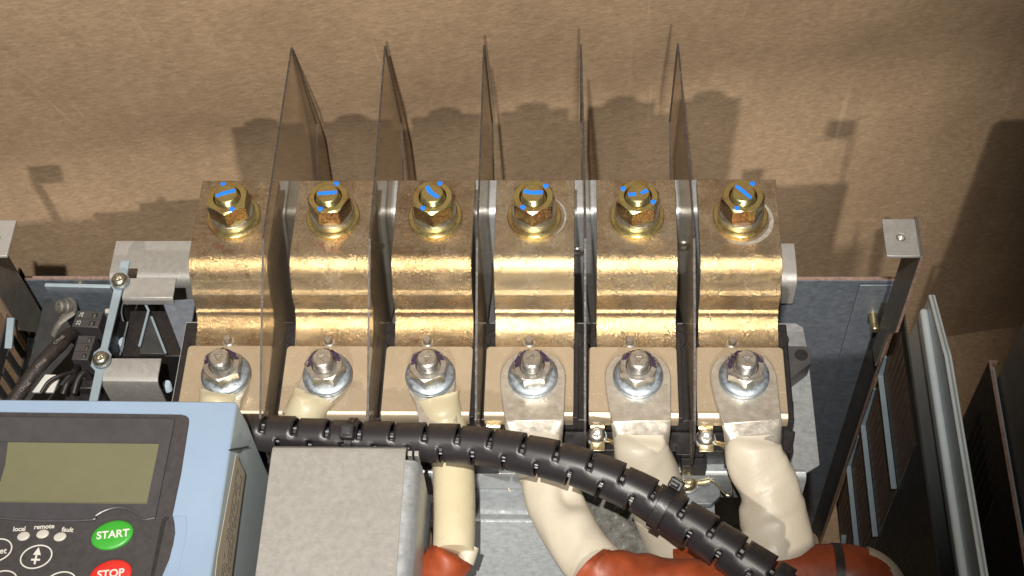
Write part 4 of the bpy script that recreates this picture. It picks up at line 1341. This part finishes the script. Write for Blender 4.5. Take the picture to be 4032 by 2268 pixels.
# recess in the housing right of the faceplate
h = MB(); h.prism([(-124.0,-193.7,20.0)[:2], (-118.6,-193.8,20.0)[:2], (-117.4,-199.8,20.0)[:2], (-117.2,-206.6,20.0)[:2], (-118.1,-217.8,20.0)[:2], (-120.6,-228.8,20.0)[:2], (-123.7,-228.9,20.0)[:2], (-122.7,-213.4,20.0)[:2], (-122.1,-201.6,20.0)[:2]], 'z', 19.6, 20.25)
part('thumb_recess', h, M['paint'], kp, bevel=0.2)
# sticker with rows of fine print on the right side face
SK = [(-101.2,-164.3,20.0)[1:], (-101.2,-164.2,-0.0)[1:], (-101.2,-174.0,-0.0)[1:], (-101.2,-222.2,-2.0)[1:], (-101.2,-231.8,22.8)[1:], (-101.2,-214.5,25.8)[1:]]
st_ = MB(); st_.prism(SK, 'x', -101.3, -101.1)
sk = part('sticker', st_, M['sticker'], kp)
ik = MB()
ra, rb = Vector((-101.0,-167.4,16.5)[1:]), Vector((-101.0,-225.3,17.2)[1:])
rc_, rd = Vector((-101.0,-166.4,3.2)[1:]), Vector((-101.0,-218.9,1.1)[1:])
for r_ in range(5):
    f_ = (r_ + 0.6) / 5.6
    a_ = ra.lerp(rc_, f_); b_ = rb.lerp(rd, f_)
    s_ = 0.03
    while s_ < 0.97:
        ln = random.uniform(0.015, 0.06)
        if random.random() < 0.75:
            p0, p1 = a_.lerp(b_, s_), a_.lerp(b_, min(1, s_ + ln))
            ik.box(-101.12, -101.03, min(p0.x, p1.x), max(p0.x, p1.x), p0.y - 0.35, p0.y + 0.35)
        s_ += ln + random.uniform(0.006, 0.014)
part('fine_print', ik, M['ink'], sk, kind='stuff')

# ------------------------------------------------------------------ control parts at the left
fr = thing('frame_strip', 'slim pale blue painted frame strip holding two torx screws, left of the bars', 'frame', (-200, -50, -85))
b = MB()
b.prism([(-201.8, -8), (-196.6, -8), (-196.6, -17), (-195.0, -19), (-195.2, -24), (-197.6, -26.5), (-198.6, -64), (-196.0, -67), (-196.2, -73), (-198.2, -76), (-198.6, -130), (-202.6, -130), (-202.8, -77), (-205.8, -74), (-205.6, -66), (-202.6, -63), (-202.2, -27), (-204.5, -24), (-204.2, -17), (-201.8, -15)], 'z', -61.5, -60)
part('strip', b, M['sheet_blue'], fr, bevel=0.3)
b = MB(); b.sheet([(-240, -23.3), (-204, -24.2)], 1.8, 'z', -96, -60.2)
part('fin', b, M['wall'], fr, bevel=0.3)
b = MB(); b.sheet([(-240, -23.2), (-204, -24.1)], 2.0, 'z', -60.2, -59.4)
part('fin_edge', b, M['sheet_blue'], fr, bevel=0.2)
b = MB(); b.box(-202, -200.6, -130, -27, -84, -61.6)
part('web', b, M['wall_dark'], fr)
torx_screw('frame_screw', 'upper torx screw at the top end of the pale blue strip', (-198.9,-22.7,-58.0), 4.3, 3.4, (0, 0, 1), 'torx screws on the pale blue strip', M['spring'])
torx_screw('frame_screw', 'lower torx screw on the pale blue strip above the keypad', (-199.9,-71.5,-58.0), 4.3, 3.4, (0, 0, 1), 'torx screws on the pale blue strip', M['spring'])
b = MB(); b.sheet([(-19, -62), (-30.8, -62), (-31.3, -62.6), (-31.5, -66)], 1.3, 'x', -197, -169.5)
solo('mounting_tab', 'upper small galvanised tab right of the pale blue strip', 'bracket', b, M['galv'], 'small galvanised tabs', bevel=0.3)
b = MB(); b.sheet([(-69, -62), (-79.5, -62), (-81.2, -62.8), (-82.2, -65), (-82.6, -84)], 1.3, 'x', -199, -169.5)
solo('mounting_tab', 'lower galvanised tab folded downwards, right of the pale blue strip', 'bracket', b, M['galv'], 'small galvanised tabs', bevel=0.3)
b = MB(); b.prism([(-176.9,-30.2,-66.0)[:2], (-160.5,-28.8,-66.0)[:2], (-158.6,-29.8,-66.0)[:2], (-158.6,-56.1,-66.0)[:2], (-161.9,-60.6,-66.0)[:2]], 'z', -68, -66)
solo('grey_plate', 'dark blue-grey plate left of the leftmost bar', 'plate', b, M['wall'], bevel=0.3)
rl = thing('relay', 'black cased relay with pale folded edges in the shade between two galvanised tabs', 'relay', (-172, -46, -110))
b = MB(); b.box(-196, -148, -60, -31.6, -110, -74)
part('case', b, M['black'], rl, bevel=0.5)
b = MB(); b.tube([(-187.3,-29.3,-68.0), (-183.8,-35.3,-68.0), (-185.0,-57.6,-68.0)], 0.75, 8)
part('folded_edge', b, M['sheet_blue'], rl)
b = MB(); b.tube([(-181.9,-38.6,-69.0), (-170.6,-61.1,-69.0)], 0.7, 8)
part('folded_edge', b, M['sheet_blue'], rl)
b = MB(); b.prism([(-184.7,-33.7,-71.0)[:2], (-182.6,-37.4,-71.0)[:2], (-172.1,-60.3,-71.0)[:2], (-185.3,-60.3,-71.0)[:2], (-185.8,-55.8,-71.0)[:2]], 'z', -74, -71)
part('face', b, M['wall_dark'], rl, bevel=0.3)
b = MB(); b.tube([(-194.6,-41.3,-70.0), (-195.2,-61.9,-70.0)], 0.55, 8); b.tube(spline([(-198.7,-26.0,-70.0), (-199.5,-32.7,-70.0), (-198.3,-38.0,-70.0), (-197.0,-40.7,-70.0)], 12), 0.4, 8)
solo('clear_hose', 'thin shiny clear edge just right of the pale blue strip', 'edge strip', b, M['zwash'])
b = MB(); c0 = Vector((-196.7,-49.7,-84.0)); b.lathe(c0, [(4.0, 0), (4.2, 0.6), (4.2, 5.5), (3.8, 6.0)], 24, ax=(0, 0.35, 1))
solo('standoff', 'pale blue nylon standoff above the lower galvanised tab', 'standoff', b, M['standoff'], 'nylon standoffs')
b = MB(); b.lathe((-172.7,-71.2,-90.0), [(2.4, 0), (2.4, 4), (2.0, 5)], 20, ax=(0, 0.3, 1))
solo('standoff', 'small shaded nylon standoff right of the lower galvanised tab', 'standoff', b, M['standoff'], 'nylon standoffs')
# ring lug on the earth stud
t = thing('earth_lug', 'dusty ring lug with a screw at the back left corner of the chassis', 'lug', (-231, -28, -78), None)
b = MB(); c0 = Vector((-230.9,-28.9,-74.0))
b.lathe(c0 - Vector((0, -0.5, 1.2)), [(2.6, 0), (6.0, 0), (6.0, 1.2), (2.6, 1.2)], 28, ax=(-0.35, -0.6, 0.7), close=True)
b.tube(spline([(-229.8,-31.3,-75.0), (-231.9,-35.7,-75.0), (-234.5,-39.7,-76.0), (-237.9,-43.3,-80.0)], 12), [4.2, 4.0, 3.6, 3.0, 2.6, 2.4, 2.2, 2.1, 2.0, 2.0, 2.0, 2.0, 2.0], 14, flat=[0.3] * 4 + [0.5] * 3 + [0.8] * 6)
part('ring', b, M['dull'], t)
b = MB(); b.lathe(c0, [(4.4, 0), (4.4, 2.4), (3.6, 3.2), (3.6, 5.6), (2.6, 6.4), (1.4, 6.4), (1.2, 5.0)], 28, ax=(-0.55, -0.45, 0.7))
part('screw_head', b, M['dull'], t)
def terminal_block(name, label, pts, z1, z0, rows, nums, grp):
    """pts: top left, top right, bottom right, bottom left of the top face"""
    tl, tr, br, bl = [Vector((p[0], p[1])) for p in pts]
    t = thing(name, label, 'terminal block', ((tl.x + br.x) / 2, (tl.y + br.y) / 2, z0), grp)
    b = MB(); b.prism([tuple(tl), tuple(tr), tuple(br), tuple(bl)], 'z', z0, z1)
    part('body', b, M['blockplastic'], t, bevel=0.4)
    for k in range(rows):
        r0, r1 = (k + 0.25) / rows, (k + 0.78) / rows
        def q(s_, r_):
            return (tl * (1 - s_) + tr * s_) * (1 - r_) + (bl * (1 - s_) + br * s_) * r_
        h = MB(); h.prism([tuple(q(0.62, r0)), tuple(q(0.84, r0)), tuple(q(0.84, r1)), tuple(q(0.62, r1))], 'z', z1 - 0.2, z1 + 0.05)
        en = part('entry', h, M['hole'], t)
        h = MB(); h.prism([tuple(q(0.68, r0 + 0.06)), tuple(q(0.76, r0 + 0.06)), tuple(q(0.76, r1)), tuple(q(0.68, r1))], 'z', z1, z1 + 0.12)
        part('contact', h, M['spring'], en)
        if k:
            h = MB(); a, c = q(0.02, k / rows), q(0.98, k / rows); h.prism([(a.x, a.y - 0.12), (c.x, c.y - 0.12), (c.x, c.y + 0.12), (a.x, a.y + 0.12)], 'z', z1 - 0.1, z1 + 0.03)
            part('joint', h, M['hole'], t)
    for k, nm in enumerate(nums):
        r_ = (k + 0.52) / rows
        pp = (tl * 0.82 + tr * 0.18) * (1 - r_) + (bl * 0.82 + br * 0.18) * r_
        text_part('number', nm, 3.1, (pp.x + 0.6, pp.y, z1 + 0.05), t, M['print'], R(78))
    return t
terminal_block('terminal_block', 'grey-black two-way terminal block numbered 25 and 26', ((-221.8,-36.3,-66.0), (-207.4,-36.9,-66.0), (-208.6,-47.2,-66.0), (-223.0,-46.5,-66.0)), -66, -84, 2, ('26', '25'), 'terminal blocks left of the pale blue strip')
terminal_block('terminal_block', 'grey-black three-way terminal block without numbers, above the keypad', ((-218.2,-51.9,-66.0), (-208.7,-52.3,-66.0), (-210.4,-67.1,-66.0), (-219.1,-66.8,-66.0)), -66, -84, 3, (), 'terminal blocks left of the pale blue strip')
b = MB(); b.lathe((-209.2,-31.9,-74.0), [(1.5, 0), (1.5, 7)], 14, ax=(1, 0, 0.1))
solo('cream_ferrule', 'cream ferrule between the numbered terminal block and the blue strip', 'ferrule', b, M['sleeve_cream'])
# sheathed cable with lettering
t = thing('sheathed_cable', 'dusty black sheathed cable with pale lettering at the left', 'cable', (-232.0,-68.4,-62.0), None)
path = spline([(-223.4,-46.5,-78.0), (-224.5,-49.3,-70.0), (-226.1,-60.1,-63.0), (-230.8,-70.8,-60.0), (-235.9,-79.7,-61.0), (-241.2,-89.1,-63.0), (-246.6,-99.2,-66.0)], 40)
b = MB(); b.tube(path, 3.9, 20, fn=lambda s_, a: 1 + 0.02 * math.sin(s_ * 50 + a))
part('sheath', b, M['cablejacket'], t)
for (pt, ang) in (((-223.8,-60.8,-56.0), 48), ((-230.3,-75.0,-56.0), 50), ((-236.1,-88.4,-57.0), 52)):
    text_part('lettering', 'CFNB', 2.6, (pt[0], pt[1], pt[2] - 0.15), t, M['dimprint'], R(ang), 0.05)
b = MB(); b.prism([(-231.1,-75.8,-66.0)[:2], (-223.0,-76.1,-66.0)[:2], (-224.8,-86.3,-66.0)[:2], (-235.9,-86.3,-66.0)[:2]], 'z', -67.5, -66)
solo('white_tag', 'small white tag lying among black wires above the keypad', 'tag', b, M['white'], bevel=0.2)
for k, (pp, r_, lb) in enumerate((([(-229.3,-89.0,-62.0), (-225.9,-82.7,-61.0), (-220.5,-78.4,-62.0), (-215.3,-74.2,-66.0)], 1.0, 'thin black wire crossing over the small white tag'),
                    ([(-219.3,-87.3,-66.0), (-217.5,-82.2,-64.0), (-215.8,-77.3,-66.0), (-217.4,-66.9,-72.0)], 1.6, 'black wire just right of the small white tag'),
                    ([(-214.6,-86.2,-68.0), (-213.2,-79.2,-66.0), (-210.7,-74.8,-66.0), (-208.4,-75.7,-70.0)], 1.8, 'thicker black wire beside the lower end of the blue strip'))):
    b = MB(); b.tube(spline(pp, 16), r_, 12)
    solo('black_wire', lb, 'wire', b, M['wireblack'], 'loose black wires above the keypad')
b = MB(); b.box(-222, -203, -130, -74, -84, -76); b.box(-218, -206, -82, -76, -76, -70)
solo('connector_housing', 'black connector housing in the shade above the keypad', 'connector', b, M['black'], bevel=0.6)
b = MB(); b.box(-262, -196, -140, 0.5, -120, -112)
solo('tray', 'dark metal tray under the terminal blocks at the left', 'tray', b, M['wall_dark'], bevel=0.4)

# ------------------------------------------------------------------ right: leaning cover panel and the neighbouring unit
cp = thing('metal_cover', 'pale blue-grey painted cover panel standing on edge right of the chassis', 'panel', (257, -100, -420))
b = MB(); b.prism([(33.5, -157), (-9.7, -145), (-17.4, -142.4), (-152, -137.6), (-420, -130), (-420, -420), (20, -420), (46, -300), (42, -213)], 'x', 255, 257.2)
part('sheet', b, M['paint_side'], cp, bevel=0.5)
b = MB(); b.sheet([(30, -176), (-130, -174), (-420, -171)], 10, 'x', 250.2, 255.1)
part('pressed_rib', b, M['paint_side'], cp, bevel=2.2, seg=3)
b = MB(); b.prism([(33.5, -157), (-9.7, -145), (-17.4, -142.4), (-152, -137.6), (-420, -130), (-420, -132), (-152, -139.6), (-17.4, -144.4), (-9.7, -147), (32.5, -159)], 'x', 253.9, 258.0)
part('edge_flange', b, M['paint_side'], cp, bevel=0.5)
un = thing('drive_unit', 'dark grey second unit cut off by the right edge of the photo', 'unit', (360, -200, -430))
b = MB(); b.prism([(8, -400), (8, -45), (4, -40), (-420, -40), (-420, -400)], 'x', 303, 306)
b.box(306, 470, -420, 8, -43, -40); b.box(306, 470, 5, 8, -400, -40)
part('case', b, M['dgrey'], un, bevel=1.0)
b = MB(); b.box(298.2, 299.6, -420, 17, -420, -207)
part('side_sheet', b, M['wall_dark'], un, bevel=0.2)
b = MB(); b.box(298.0, 299.8, -420, 17.3, -207, -206.3); b.box(299.8, 304.5, 15.4, 17.2, -209, -206.4)
part('cut_edge', b, M['rawedge'], un)
b = MB(); b.box(299.9, 301.2, -420, 13, -214, -207.5)
part('inner_strip', b, M['sheet_blue'], un)
for k in range(9):
    b = MB(); y0_ = 2 - k * 7.5
    b.sheet([(y0_, -238 - k * 0.6), (y0_ - 3, -262), (y0_ - 5.4, -300)], 2.6, 'x', 297.4, 298.15)
    part('louvre', b, M['hole'], un)
